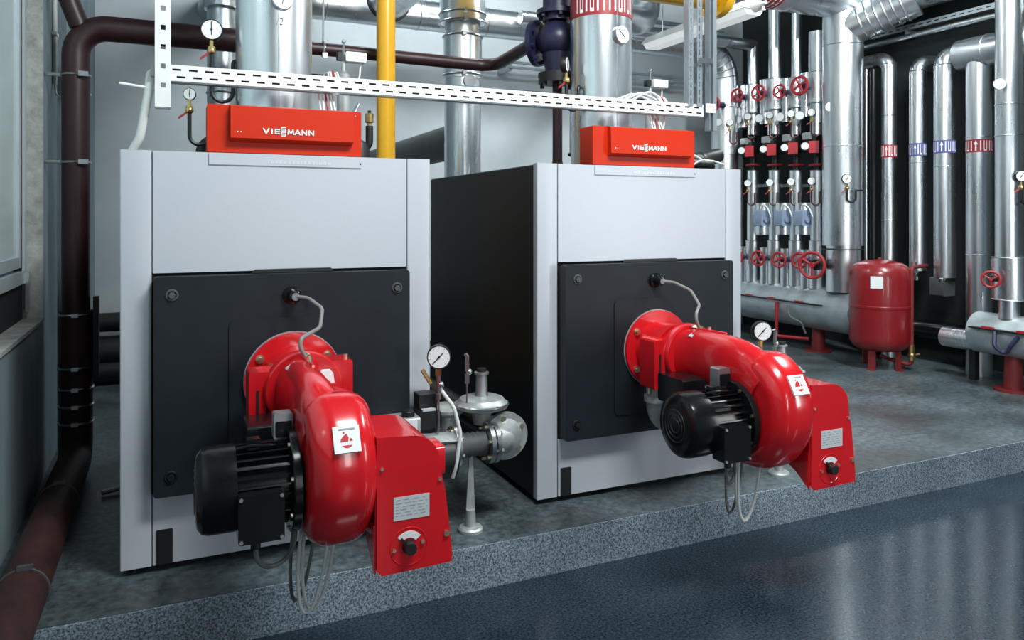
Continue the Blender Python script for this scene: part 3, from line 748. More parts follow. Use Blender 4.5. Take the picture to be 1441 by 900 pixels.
for z in (.93, .62, .50, .40, .30):
    MB().torus((DXp, DYp, z), (0, 0, 1), .089, .007, 28, 6).box(DXp - .015, DXp + .02, DYp - .100, DYp - .085, z - .011, z + .011).build('coupling_clamp', 'steel', dp)
for z in (1.82, 2.33):
    c = MB().torus((DXp, DYp, z), (0, 0, 1), .077, .006, 28, 6).box(DXp + .02, DXp + .07, DYp - .095, DYp - .07, z - .014, z + .014)
    c.cyl((XL + .002, DYp, z), (DXp - .07, DYp, z), .012, n=8); c.build('wall_clamp', 'steel', dp)
for y in (4.35, 3.35):
    c = MB().torus((DXp - .005, y, .088), (0, 1, 0), .091, .005, 28, 6).box(DXp - .02, DXp + .03, y - .010, y + .010, .174, .192)
    c.build('coupling_clamp', 'flue_grey', dp)
c = MB().box(DXp + .09, DXp + .12, DYp - .03, DYp + .03, .55, 1.03).build('cable_duct', 'black', dp)
# thin pipe stub on the floor beside it
tag(MB().tube([(-.33, 4.62, .02), (-.10, 4.70, .03), (.2, 4.75, .03)], .014, 10).build('floor_tube', 'dull_steel', origin=(-.33, 4.62, 0)), 'thin steel tube lying on the floor between drainpipe and boiler', 'tube')
fp = thing('floor_pipe_run', 'low black pipes along the foot of the white wall behind the boiler', 'pipes', (.0, 8.1, 0))
MB().tube([(XL, 8.1, .22), (2.6, 8.1, .22)], .16, 16).build('pipe', 'black', fp)
MB().tube([(XL, 7.7, .10), (2.6, 7.7, .10)], .09, 14).build('pipe', 'black', fp)
MB().tube([(XL, 8.15, .50), (2.6, 8.15, .50)], .09, 14).build('pipe', 'black', fp)
MB().box(.1, .2, 7.6, 8.3, 0, .60).build('pipe_bracket', 'black', fp)

# yellow gas pipes
gp = thing('gas_pipe', 'yellow gas pipe standing upright beside the boiler and joining the overhead main', 'gas pipe', (1.29, 4.86, 0))
MB().cyl((1.29, 4.86, .34), (1.29, 4.86, 3.30), .061, n=28).build('drop_pipe', 'gas_yellow', gp)
MB().cyl((1.0, 4.90, 3.30), (4.02, 4.90, 3.30), .135, n=32).build('main_pipe', 'gas_yellow', gp)
ef = MB().lathe((4.02, 4.90, 3.30), (1, 0, 0), [(-.03, .135), (-.028, .20), (.03, .20), (.05, .19)], 36).build('end_flange', 'gas_yellow', gp)
add_bolts(ef, (4.07, 4.90, 3.30), (1, 0, 0), .165, 10, .016, .02, m='gas_yellow')
for x in (1.6, 3.4): MB().box(x, x + .04, 4.88, 4.92, 3.43, ZC).build('hanger_rod', 'steel', gp)

# blue circulation pump with brown downpipe
pp = thing('circulation_pump', 'dark blue circulation pump on a brown downpipe between the silver riser and brown pipe', 'pump', (2.12, 4.10, BZ1))
px, py = 2.286, 4.35
MB().cyl((px, py, 2.760), (px, py, 3.6), .095, n=28).build('upper_pipe', 'pump_blue', pp)
MB().ball((px, py, 2.640), .135, 28, 16, (1, 1, .95)).build('pump_body', 'pump_blue', pp)
fl = MB().cyl((px - .100, py + .13, 2.635), (px - .080, py + .105, 2.635), .15, n=32)
fl.bolts((px - .080, py + .105, 2.635), (.6, -.75, 0), .125, 8, .014, .02); fl.build('pump_flange', 'pump_blue', pp)
MB().cyl((px, py, 2.800), (px, py, 2.830), .135, n=28).bolts((px, py, 2.800), (0, 0, -1), .115, 6, .014, .02).build('top_flange', 'pump_blue', pp)
MB().cyl((px, py, 2.420), (px, py, 2.560), .075, .10, n=24).build('outlet', 'pump_blue', pp)
lf = MB().cyl((px, py, 2.360), (px, py, 2.425), .125, n=28).bolts((px, py, 2.360), (0, 0, -1), .105, 6, .014, .025).build('lower_flange', 'black', pp)
MB().cyl((px, py, BZ1 + .03), (px, py, 2.370), .032, n=18).build('downpipe', 'drain_brown', pp)
MB().lathe((px, py, BZ1 - .002), (0, 0, 1), [(0, .062), (.02, .062), (.024, .045), (.06, .036), (.08, .034)], 24).build('foot_flange', 'drain_brown', pp)
MB().bbox(px + .13, px + .19, py - .10, py + .02, 2.480, 2.620, .01, axis='y').build('terminal_box', 'label_white', pp)
# dark rail behind the pump
tag(MB().box(1.72, 2.9, 4.74, 4.78, 2.335, 2.375).build('dark_rail', 'wall_concrete', origin=(1.72, 4.76, 2.33)), 'dark grey mounting rail crossing behind the brown downpipe', 'rail')

# slim silver pipes next to the risers
t = thing('slim_flue_pipe', 'slim silver pipe with joint rings behind the brown drain crossing', 'pipe', (.335, 5.62, BZ1))
xx, yy = .335, 5.60
MB().cyl((xx, yy, 0), (xx, yy, 3.05), .10, n=28).build('pipe', 'galv_dull', t)
MB().cyl((xx, yy, 2.93), (xx, yy, 4.6), .115, n=28).build('pipe', 'galv_dull', t)
MB().torus((xx, yy, 2.93), (0, 0, 1), .116, .008, 30, 6).build('joint_ring', 'steel', t)
MB().torus((xx, yy, 2.35), (0, 0, 1), .102, .008, 30, 6).build('joint_ring', 'steel', t)
t = thing('slim_flue_pipe', 'slim silver pipe with a black valve at its foot beside the red-banded riser', 'pipe', (2.53, 4.55, BZ1))
xx, yy = 2.53, 4.55
MB().cyl((xx, yy, 1.93), (xx, yy, 2.34), .042, n=22).build('pipe', 'galv', t)
MB().cyl((xx, yy, BZ1), (xx, yy, 1.90), .030, n=16).build('valve_stem', 'black_gloss', t)
MB().torus((xx, yy, 1.925), (0, 0, 1), .042, .012, 22, 8).build('valve_ring', 'black', t)

# flue of the far boiler
t = thing('flue_pipe', 'silver flue pipe with lock rings standing behind the boilers in front of the white wall', 'flue pipe', (2.11, 5.62, 0))
xx, yy = 2.125, 5.66
MB().cyl((xx, yy, 0), (xx, yy, zv(107, xx, yy)), .145, n=40).build('lower_pipe', 'galv', t)
MB().cyl((xx, yy, zv(112, xx, yy)), (xx, yy, zv(53, xx, yy)), .152, n=40).build('middle_pipe', 'galv', t)
MB().cyl((xx, yy, zv(60, xx, yy)), (xx, yy, zv(34, xx, yy)), .143, n=40).build('collar_pipe', 'galv_dull', t)
MB().cyl((xx, yy, zv(34, xx, yy)), (xx, yy, 4.6), .182, n=44).build('upper_pipe', 'galv', t)
for v_, rr in ((34, .187), (53, .156), (107, .158), (22, .186)):
    MB().torus((xx, yy, zv(v_, xx, yy)), (0, 0, 1), rr, .008, 40, 6).box(xx - .06, xx - .03, yy - rr - .02, yy - rr + .02, zv(v_, xx, yy) - .015, zv(v_, xx, yy) + .015).build('lock_ring', 'steel', t)
MB().cyl((xx, yy - .14, zv(118, xx, yy)), (xx, yy - .165, zv(118, xx, yy)), .05, n=20).build('inspection_cap', 'steel', t)
t = tag(MB().cyl((xx, yy + .02, 2.115), (xx, YB - .01, 2.115), .143, n=40).build('flue_branch', 'flue_grey', origin=(xx, 7.0, 1.86)), 'dark grey insulated flue lying level behind the yellow gas pipe', 'flue pipe')
# overhead silver ducts along the back wall
def duct(name, label, pts, r, fr, mat_='galv', rings=(), elbow=0, cat='duct'):
    t = thing(name, label, cat, pts[0])
    MB().tube(fillet(pts, fr, 10), r, 36).build('duct_tube', mat_, t)
    for c, a in rings: MB().torus(c, a, r, .006, 36, 6).build('joint_band', 'steel', t)
    return t
ZD = 3.60
t = duct('overhead_duct', 'long silver overhead duct along the white wall bending down with a segmented elbow', [(.9, 7.6, ZD), (6.38, 7.6, ZD), (6.38, 7.6, 2.0)], .155, .42,
     rings=[((x, 7.6, ZD), (1, 0, 0)) for x in (1.4, 2.35, 3.1, 3.95, 5.1)])
for k in range(7):
    a = PI / 2 * (k + .3) / 7; c = V((5.96, 7.6, ZD - .42)) + V((math.sin(a), 0, math.cos(a))) * .42
    MB().torus(c, (math.cos(a), 0, -math.sin(a)), .157, .007, 32, 6).build('elbow_segment_seam', 'dull_steel', t)
MB().cyl((6.38, 7.6, 2.28), (6.38, 7.6, 2.86), .175, n=32).build('jacket', 'galv', t)
MB().torus((6.38, 7.6, 2.86), (0, 0, 1), .175, .008, 32, 6).build('joint_band', 'dull_steel', t)
od = t
for x in (2.5, 4.4): MB().cyl((x, 7.6, ZD + .15), (x, 7.6, ZC), .008, n=8).build('hanger_rod', 'steel', t)
t = duct('overhead_duct', 'wide silver duct overhead with a dark flanged end behind the yellow gas pipe', [(1.95, 7.25, 3.62), (1.95, 6.12, 3.62), (1.95, 6.12, 4.68)], .20, .25)
MB().torus((1.95, 7.24, 3.62), (0, 1, 0), .205, .018, 36, 6).build('end_flange', 'black', t)
t = duct('overhead_duct', 'narrow silver duct overhead running from the white wall above the level limiter', [(1.32, 8.35, 3.75), (1.32, 4.2, 3.75)], .12, .1)
t = duct('overhead_duct', 'silver flexible duct elbow hanging below the yellow gas main', [(3.55, 6.4, 4.3), (3.85, 6.4, 3.50), (4.5, 6.6, 3.50), (4.7, 6.9, 4.4)], .15, .3, 'galv_dull')
t = duct('overhead_duct', 'small silver duct end by the ceiling above the brown pipe', [(.42, 6.7, 3.62), (.42, 8.35, 3.62)], .16, .1, 'galv_dull')
# grey cable ladder against the back wall
t = thing('cable_ladder', 'grey cable ladder running along the white wall under the overhead duct', 'cable ladder', (3.2, 8.0, 3.0))
for zz in (3.28, 3.22): MB().box(3.1, 6.1, 8.0, 8.04, zz, zz + .025).build('rail', 'tray_grey', t)
for x in (3.6, 4.8, 5.9): MB().box(x, x + .03, 8.04, YB, 3.20, 3.31).build('bracket', 'tray_grey', t)
# thin hanger rod with clamp on the brown pipe
hr = thing('pipe_hanger', 'thin rod with a clamp holding the brown pipe beside the level limiter', 'hanger', (.86, DYp, 2.62))
p = P(455, 70, Y=DYp)
MB().cyl((p.x, DYp, 2.66), (p.x, DYp, ZC), .007, n=8).build('rod', 'dull_steel', hr)
MB().torus((p.x, DYp, 2.613), (1, 0, 0), .048, .008, 24, 6).box(p.x - .015, p.x + .015, DYp - .062, DYp - .045, 2.55, 2.58).build('clamp', 'steel', hr)

# fluorescent luminaire
t = thing('strip_lamp', 'long white fluorescent ceiling lamp beyond the yellow main pipe', 'lamp', (4.64, 5.9, 3.3))
MB().prism([(4.52, 5.14, 3.31), (4.76, 5.14, 3.31), (4.70, 5.14, 3.39), (4.58, 5.14, 3.39)], (0, 1.57, 0)).build('housing', 'white', t)
MB().prism([(4.53, 5.16, 3.309), (4.75, 5.16, 3.309), (4.71, 5.16, 3.26), (4.57, 5.16, 3.26)], (0, 1.53, 0)).build('diffuser', 'lamp_white', t)
MB().lathe((4.64, 5.14, 3.33), (0, -1, 0), [(0, .055), (.04, .05), (.08, .02), (.13, .015)], 16).build('end_cap', 'white', t)
for y in (5.4, 6.5): MB().cyl((4.64, y, 3.38), (4.64, y, ZC), .006, n=8).build('suspension_rod', 'steel', t)

# ------------------------------------------------------------------ slotted cable tray and posts
def slotted(mb, o, L, W, N, length, rows, th=.003):
    """flat strip with through slots; rows = (offset from edge, slot height, slot length, pitch, phase)"""
    o, L, W, N = V(o), V(L), V(W), V(N); width = W.length; Wn = W.normalized(); Ln = L.normalized(); Nn = N.normalized() * th
    def rect(l0, l1, w0, w1):
        if l1 - l0 < 1e-5: return
        c = o + Ln * ((l0 + l1) / 2) + Wn * ((w0 + w1) / 2)
        mb.obox(c, Ln * ((l1 - l0) / 2), Wn * ((w1 - w0) / 2), Nn / 2)
    cur = 0
    for off, hgt, sl, pitch, ph in rows:
        rect(0, length, cur, off); x = 0; s = ph
        while s < length:
            rect(x, s, off, off + hgt); x = min(s + sl, length); s += pitch
        rect(x, length, off, off + hgt); cur = off + hgt
    rect(0, length, cur, width)
TY = 3.70
tr = thing('cable_tray', 'white slotted cable tray spanning over both boilers', 'cable tray', (1.4, TY, 2.13))
m = MB(); slotted(m, (.0, TY, 2.105), (1, 0, 0), (0, 0, .072), (0, 1, 0), 2.94, [(.014, .009, .036, .068, .03), (.046, .009, .036, .068, .012)])
m.build('front_flange', 'tray_white', tr)
MB().box(.0, 2.94, TY + .002, TY + .055, 2.100, 2.104).build('tray_floor', 'tray_grey', tr)
MB().box(.0, 2.94, TY + .055, TY + .058, 2.100, 2.165).build('rear_flange', 'tray_white', tr)
for dz in (.022, .047): MB().cyl((.01, TY + .026, 2.105 + dz), (2.93, TY + .026, 2.105 + dz), .0165, n=12).build('slot_shade_rod', 'black', tr)  # black rods added inside the tray to give its slots a shaded interior
m = MB(); slotted(m, (-.058, TY - .012, 1.985), (0, 0, 1), (.064, 0, 0), (0, 1, 0), 2.2, [(.023, .020, .022, .085, .085), ])
m.box(-.058, -.055, TY - .010, TY + .028, 1.985, 4.185).box(.003, .006, TY - .010, TY + .028, 1.985, 4.185)
po = m.build('hanging_post', 'tray_white', tr)
MB().box(-.055, .003, TY - .008, TY + .026, 1.980, 1.992).build('post_cap', 'white', po)
m = MB().box(-.075, -.059, TY - .005, TY + .02, 2.12, 2.17); m.build('post_bracket', 'steel', po)
# right-hand ladder of slotted uprights
m = MB(); xr = 2.855
slotted(m, (xr - .03, TY - .008, 2.165), (0, 0, 1), (.032, 0, 0), (0, 1, 0), 2.0, [(.010, .008, .030, .048, .01)])
slotted(m, (xr + .03, TY - .008, 2.165), (0, 0, 1), (.036, 0, 0), (0, 1, 0), 2.0, [(.012, .008, .030, .048, .02)])
m.box(xr - .033, xr - .03, TY - .008, TY + .04, 2.165, 4.165).box(xr + .066, xr + .069, TY - .008, TY + .04, 2.165, 4.165)
ld = m.build('slotted_upright', 'tray_grey', tr)
for z in (2.28, 2.40, 2.55): MB().box(xr, xr + .03, TY - .004, TY + .01, z, z + .02).build('rung', 'steel', ld)
m = MB().box(2.962, 2.966, TY - .03, TY + .02, 2.02, 4.2).box(2.962, 2.985, TY + .017, TY + .02, 2.02, 4.2).box(2.985, 2.989, TY - .03, TY + .02, 2.02, 4.2)
m.box(2.989, 3.010, TY - .03, TY - .027, 2.02, 4.2).box(3.010, 3.014, TY - .03, TY + .02, 2.02, 4.2)
so = m.build('hanging_strut', 'tray_grey', tr)
MB().box(2.93, 3.0, TY - .036, TY - .031, 2.125, 2.18).build('strut_bracket', 'white', so)
MB().box(2.87, 2.98, TY - .036, TY - .031, 2.42, 2.45).build('strut_brace', 'steel', so)
for k in range(3):
    MB().tube(fillet([(2.33 + .05 * k, TY + .02, 2.17), (2.45 + .06 * k, TY + .03, 2.215 + .012 * k), (2.60 + .05 * k, TY + .03, 2.18), (2.62 + .03 * k, TY + .06, 1.99)], .08, 6), .007, 8).build('loose_cable', 'cable_grey', tr)
# cable hose hanging from the tray to the first boiler
ch = thing('flexible_hose', 'pale grey flexible hose hanging from the tray down to the boiler top', 'hose', (-.14, 3.75, BZ1))
MB().tube(fillet([(-.055, 3.74, 2.14), (-.075, 3.74, 2.14), (-.085, 3.74, 2.05), (-.12, 3.76, 1.85), (-.16, 3.78, BZ1 - .006)], .08, 8), .019, 16).build('hose', 'cable_grey', ch)
MB().lathe((-.165, 3.78, BZ1 - .005), (0, 0, 1), [(0, .035), (.008, .035), (.012, .022)], 16).build('hose_grommet', 'label_silver', ch)
MB().tube([(-.20, 3.73, 2.085), (-.06, 3.735, 2.07)], .006, 8).build('tie_rod', 'white', tr)
# black cable bundle behind the second control unit
t = thing('cable_bundle', 'black cable bundle with pale wires lying behind the second red control unit', 'cables', (2.95, 3.95, BZ1))
MB().tube(fillet([(2.74, 3.75, 1.84), (2.95, 3.75, 1.84), (3.13, 3.80, 1.885)], .1, 6), [.05] * 4 + [.056] * 3 + [.05, .045], 14).build('bundle', 'black', t)
MB().tube(fillet([(2.84, 3.72, 1.82), (3.0, 3.72, 1.815), (3.10, 3.85, 1.80)], .05, 6), .034, 12).build('bundle', 'black', t)
for a, b in (((2.76, 3.66, 1.885), (2.90, 3.66, 1.84)), ((2.80, 3.66, 1.787), (2.90, 3.66, 1.842)), ((2.90, 3.66, 1.841), (3.08, 3.68, 1.818))):
    MB().tube([a, ((V(a) + V(b)) / 2) + V((0, 0, .006)), b], .006, 8).build('pale_wire', 'cable_grey', t)

# ================================================================== heating manifolds on the right
MX = 6.60
def wheel(parent, c, n, R_, spokes=3, tube_r=None, shaft=.10, bonnet='valve_blue'):
    c = V(c); a, u, w = basis(n); tr_ = tube_r or R_ * .17
    m_ = MB().torus(c, a, R_, tr_, 24, 8)
    for k in range(spokes):
        t_ = 2 * PI * k / spokes + .5; d = u * math.cos(t_) + w * math.sin(t_); m_.tube([c, c + d * R_], tr_ * .75, 6)
    m_.cyl(c - a * R_ * .12, c + a * R_ * .16, R_ * .22, n=12)
    o = m_.build('handwheel', 'wheel_red', parent)
    MB().cyl(c - a * shaft, c, R_ * .2, n=12).cyl(c - a * shaft, c - a * shaft * .35, R_ * .42, n=14).build('valve_bonnet', bonnet, o)
ml = ('far', 'second', 'third', 'fourth')
def manifold(name, label, y0, y1, r, z, n_ped, tags, cut=None):
    t = thing(name, label, 'manifold', (MX + .04, (y0 + y1) / 2, 0), 'clad manifolds on red feet')
    x = MX + .04
    MB().lathe((x, y0, z), (0, 1, 0), [(0, r * .6), (.0, r), (y1 - y0, r), (y1 - y0, r * .6)], 48).build('cladding', 'cladding_dusty', t)
    MB().torus((x, y0 + .01, z), (0, 1, 0), r, .008, 48, 6).build('end_rim', 'galv', t)
    rl = MB().box(x - r - .035, x - r + .01, y0 + (.35 if y1 > 6 else .05), y1 - .05, z + .055, z + .068).build('drip_rail', 'black', t)
    for y in tags: MB().box(x - r - .040, x - r - .010, y - .05, y + .05, z + .066, z + .084).build('name_tag', 'wheel_red', rl)
    for y in n_ped:
        f = MB().cyl((x, y, .02), (x, y, z - r * .9), .075, .065, n=24).build('pedestal', 'primer_red', t)
        MB().cyl((x, y, 0), (x, y, .02), .15, n=28).build('foot_flange', 'primer_red', f)
    return t
mf = manifold('manifold', 'long dusty silver manifold drum under the row of thin risers', 5.72, 8.2, .24, .485, (6.35, 7.9), (6.38, 6.80, 7.18, 7.52))
MB().tube(fillet([(MX - .22, 6.72, .52), (MX - .22, 6.72, .13), (MX - .05, 6.40, .13)], .03, 5), .02, 12).build('drain_tube', 'wheel_red', mf)
MB().tube(fillet([(MX - .22, 6.55, .50), (MX - .24, 6.50, .38), (MX - .16, 6.40, .32), (MX - .12, 6.38, .2)], .06, 5), .012, 8).build('drain_hose', 'cable_dark', mf)
mf2 = manifold('manifold', 'shorter silver manifold drum with a red pedestal beside the tall end riser', 2.2, 4.50, .180, .470, (4.19,), (4.28, 3.98))
MB().tube(fillet([(MX - .16, 4.22, .52), (MX - .2, 4.2, .40), (MX - .15, 4.13, .33), (MX - .17, 4.08, .42), (MX - .15, 4.03, .50)], .05, 6), .018, 10).build('drain_loop', 'valve_blue', mf2)
MB().box(MX + .10, MX + .16, 3.93, 4.06, .12, .36).build('white_card', 'white', mf2)

def thermometer(parent, c, r=.04):
    c = V(c); n = V((-.75, -.65, 0)).normalized()
    g = MB().lathe(c - n * .05, n, [(0, r * .3), (.02, r * .3), (.022, r * .9), (.045, r), (.05, r * .9)], 20).build('thermometer', 'galv_dull', parent)
    MB().cyl(c, c + n * .002, r * .78, n=18).build('thermometer_dial', 'label_silver', g)
RS = [(7.347, .070, .105, 'narrow riser with red pump on the long manifold, first from the boiler side'),
      (6.971, .078, .125, 'narrow riser with red pump on the long manifold, second from the boiler side'),
      (6.633, .055, .095, 'narrow riser with red pump on the long manifold, third from the boiler side'),
      (6.327, .090, .108, 'narrow riser with red pump on the long manifold, next to the thick riser')]
JT = {0: (120, 160), 1: (112, 155), 2: (110, 152), 3: (102, 145)}
for i, (y, rt, rj, lab) in enumerate(RS):
    t = thing('riser_pipe', lab, 'riser pipe', (MX, y, .70), 'thin risers on the long manifold'); x = MX
    z = lambda v_: zv(v_, x, y)
    MB().cyl((x, y, .70), (x, y, z(338)), .088, n=28).build('valve_jacket', 'galv', t)
    MB().lathe((x - .02, y + .13, .68), (0, 0, 1), [(0, .075), (.45, .075)], 24).build('valve_jacket', 'galv', t)
    MB().cyl((x, y, z(338)), (x, y, z(240)), .074, n=28).build('lower_cladding', 'galv', t)
    for v_, r_ in ((338, .088), (240, .075)): MB().torus((x, y, z(v_)), (0, 0, 1), r_, .005, 26, 6).build('joint_band', 'galv_dull', t)
    MB().cyl((x, y, z(240)), (x, y, z(190)), .035, n=16).build('pump_pipe', 'black', t)
    # red pump : motor drum facing the room, white terminal cover, black body
    pz = z(214 - 2 * i); d = V((-.75, -.66, 0)); q = V((.66, -.75, 0))
    pm = MB().obox(V((x - .10, y - .05, pz)), d * .06, q * .052, V((0, 0, .066))).build('pump_motor', 'pump_red', t)
    MB().cyl(V((x - .10, y - .05, pz + .01)) + d * .02 - q * .09, V((x - .10, y - .05, pz + .01)) + d * .07 - q * .09, .040, n=18).build('pump_cover', 'label_white', pm)
    MB().cyl(V((x - .10, y - .05, pz + .01)) - d * .03 - q * .09, V((x - .10, y - .05, pz + .01)) + d * .04 - q * .09, .052, n=18).build('pump_neck', 'black', pm)
    MB().bbox(x - .10, x + .06, y - .08, y + .09, pz - .04, pz + .12, .02, axis='y').build('pump_body', 'black', t)
    MB().bbox(x - .14, x - .05, y - .02, y + .08, pz + .09, pz + .17, .01, axis='y').build('terminal_box', 'cast_grey', t)
    fw = z(232); MB().torus((x, y, fw), (0, 0, 1), .078, .014, 22, 8).cyl((x - .07, y, fw), (x + .07, y, fw), .012, n=8).cyl((x, y - .07, fw), (x, y + .07, fw), .012, n=8).build('top_handwheel', 'wheel_red', t)
    # upper half
    a, b = JT[i]
    MB().cyl((x, y, z(190)), (x, y, z(b)), rj * .72, n=26).build('upper_cladding', 'galv', t)
    MB().cyl((x, y, z(b)), (x, y, z(a)), rj, n=28).build('upper_jacket', 'galv', t)
    MB().cyl((x - .02, y + .14, z(b + 18)), (x - .02, y + .14, z(a - 2)), rj * .55, n=20).build('side_jacket', 'galv', t)
    for v_ in (a, b): MB().torus((x, y, z(v_)), (0, 0, 1), rj, .005, 26, 6).build('joint_band', 'galv_dull', t)
    top = {0: z(64), 1: 4.45, 2: 4.45, 3: z(45)}[i]
    if i == 0:
        MB().tube(fillet([(x, y, z(a)), (x, y, top), (x - .02, y, top), (3.4, y - .03, top)], .12, 8), rt, 24).build('top_pipe', 'galv', t)
        MB().box(x - 2.5, x - .4, y + .05, y + .09, top + .14, top + .18).build('rail', 'tray_grey', t)
    else: MB().cyl((x, y, z(a)), (x, y, top), rt, n=26).build('top_pipe', 'galv', t)
    # valves
    wheel(t, (x - .24, y + .02, z((136, 132, 130, 122)[i])), (-1, -.25, 0), (.078, .085, .072, .095)[i], 4, shaft=.15)
    wheel(t, (x - .22, y + .05, z((361, 363, 365, 366)[i])), (-1, -.25, 0), .082, 4, shaft=.14)
    # gauges
    for gv in (165 - 2 * i, 258 - i):
        c = V((x - .115, y - .03, z(gv))); gauge(t, c, (-.7, -.7, 0), .044, 1.2, needle=False)
        siphon(t, c + V((0, 0, -.045)), (.75, -.65, 0), .13, .042, .009, 'copper_dark', .05, (.05, .05, 0))
    thermometer(t, (x - .16, y + .10, z(168 - 2 * i)), .052)
    if i:
        mv = MB().bbox(x - .16, x - .04, y + .06, y + .19, z(318), z(296), .012, axis='y').build('mixing_actuator', 'box_blue', t)
        MB().cyl((x - .10, y + .06, z(309)), (x - .10, y + .035, z(309)), .035, n=16).build('actuator_knob', 'box_blue', mv)
        MB().tube(fillet([(x - .12, y + .12, z(297)), (x - .14, y + .08, z(285)), (x - .10, y + .02, z(292)), (x - .10, y - .03, z(305))], .06, 5), .008, 8).build('actuator_cable', 'white', mv)
        MB().cyl((x - .05, y + .15, z(330)), (x - .05, y + .15, z(285)), .09, n=20).build('mixer_jacket', 'galv', t)
    MB().box(x + .10, x + .13, y - .19, y + .19, z(263), z(259)).build('rail', 'tray_grey', t)
wheel(od, P(1004, 146, Y=7.42), (-1, -.25, 0), .085, 4, shaft=.2)
c = P(1027, 172, Y=7.38); gauge(od, c, (-.7, -.7, 0), .044, 1.2, needle=False); siphon(od, c + V((0, 0, -.045)), (.75, -.65, 0), .13, .042, .009, 'copper_dark', .05, (.05, .05, 0))
thermometer(od, P(1011, 172, Y=7.42), .05)
# thick riser next to the thin ones, joined to the large overhead duct
y, x = 5.974, MX
t = thing('riser_pipe', 'thick silver riser with a large red handwheel joining the overhead duct', 'riser pipe', (x, y, .70))
z = lambda v_: zv(v_, x, y)
MB().cyl((x, y, z(345)), (x, y, 3.78), .205, n=56).build('cladding', 'galv', t)
MB().cyl((x + .01, y, .70), (x + .01, y, z(345)), .175, n=48).build('valve_jacket', 'galv', t)
for v_ in (350, 207, 65): MB().torus((x, y, z(v_)), (0, 0, 1), .205, .006, 52, 6).build('joint_band', 'galv_dull' if v_ != 350 else 'black', t)
wheel(t, (x - .38, y + .06, z(372)), (-1, -.35, 0), .135, 3, .018, shaft=.24, bonnet='black')
c = V((x - .16, y - .20, z(253))); gauge(t, c, (-.6, -.8, 0), .05, 1.2); siphon(t, c + V((0, 0, -.05)), (.8, -.6, 0), .10, .042, .011, 'black', .4, (.04, .06, 0))
thermometer(t, (x - .20, y - .02, z(152)), .055)
# dark service pipes right of the thick riser
for u_, rr, m_ in ((1219, .020, 'galv'), (1229, .035, 'black_gloss')):
    c = P(u_, 300, X=6.98)
    tag(MB().cyl((c.x, c.y, 0), (c.x, c.y, zv(98, c.x, c.y)), rr, n=16).build('service_pipe', m_, origin=(c.x, c.y, 0)), ('thin steel' if rr < .03 else 'thicker black') + ' service pipe standing beside the thick silver riser', 'pipe')
MB().tube(fillet([(x, y, 3.42), (x + .03, y - .05, 3.52), (6.92, 5.35, 3.74)], .08, 6), .198, 44).build('mitre_branch', 'galv', t, angle=12)
for k in range(6):
    c = V((x + .03, y - .05, 3.52)).lerp(V((6.92, 5.35, 3.74)), .22 + k * .12); MB().torus(c, (.29, -.574, .22), .20, .010, 40, 6).build('branch_seam', 'galv_dull', t)
# large overhead duct
t = thing('main_duct', 'large silver duct across the ceiling with a ribbed elbow above the thick riser', 'duct', (5.5, 5.97, 3.9))
R_ = .31; zc = 3.94; xe = 6.62
MB().cyl((3.6, 5.97, zc), (xe, 5.97, zc), R_, n=56).build('duct_tube', 'galv', t)
pts = []
for k in range(11):
    a = PI / 2 * k / 10; pts.append(V((xe + .36 * math.sin(a), 5.97 - .36 + .36 * math.cos(a), zc)))
el = MB().tube(pts + [V((xe + .36, 4.0, zc))], R_, 44).build('elbow', 'galv', t, angle=12)
for k in range(8):
    a = PI / 2 * (k + .2) / 7.4; c = V((xe + .36 * math.sin(a), 5.61 + .36 * math.cos(a), zc))
    MB().torus(c, (math.cos(a), -math.sin(a), 0), R_ + .004, .014, 40, 6).build('elbow_rib', 'galv', t)
MB().torus((5.80, 5.97, zc), (1, 0, 0), R_ + .001, .006, 44, 6).build('joint_band', 'galv', t)
bd = MB(); secs = []
for k in range(15):
    a = math.radians(150 + 150 * k / 14); secs.append([V((xx_, 5.97 + math.cos(a) * rr_, zc + math.sin(a) * rr_)) for xx_, rr_ in ((5.42, R_ + .001), (5.62, R_ + .001), (5.62, R_ + .004), (5.42, R_ + .004))])
bd.loft(secs); bo = bd.build('marking_band', 'band_red', t)
mk = MB()
for xx_ in (5.46, 5.52, 5.58):
    secs = []
    for k in range(9):
        a = math.radians(180 + 95 * k / 8); secs.append([V((q_, 5.97 + math.cos(a) * rr_, zc + math.sin(a) * rr_)) for q_, rr_ in ((xx_ - .010, R_ + .004), (xx_ + .010, R_ + .004), (xx_ + .010, R_ + .005), (xx_ - .010, R_ + .005))])
    mk.loft(secs)
mk.build('marking_print', 'label_white', bo)
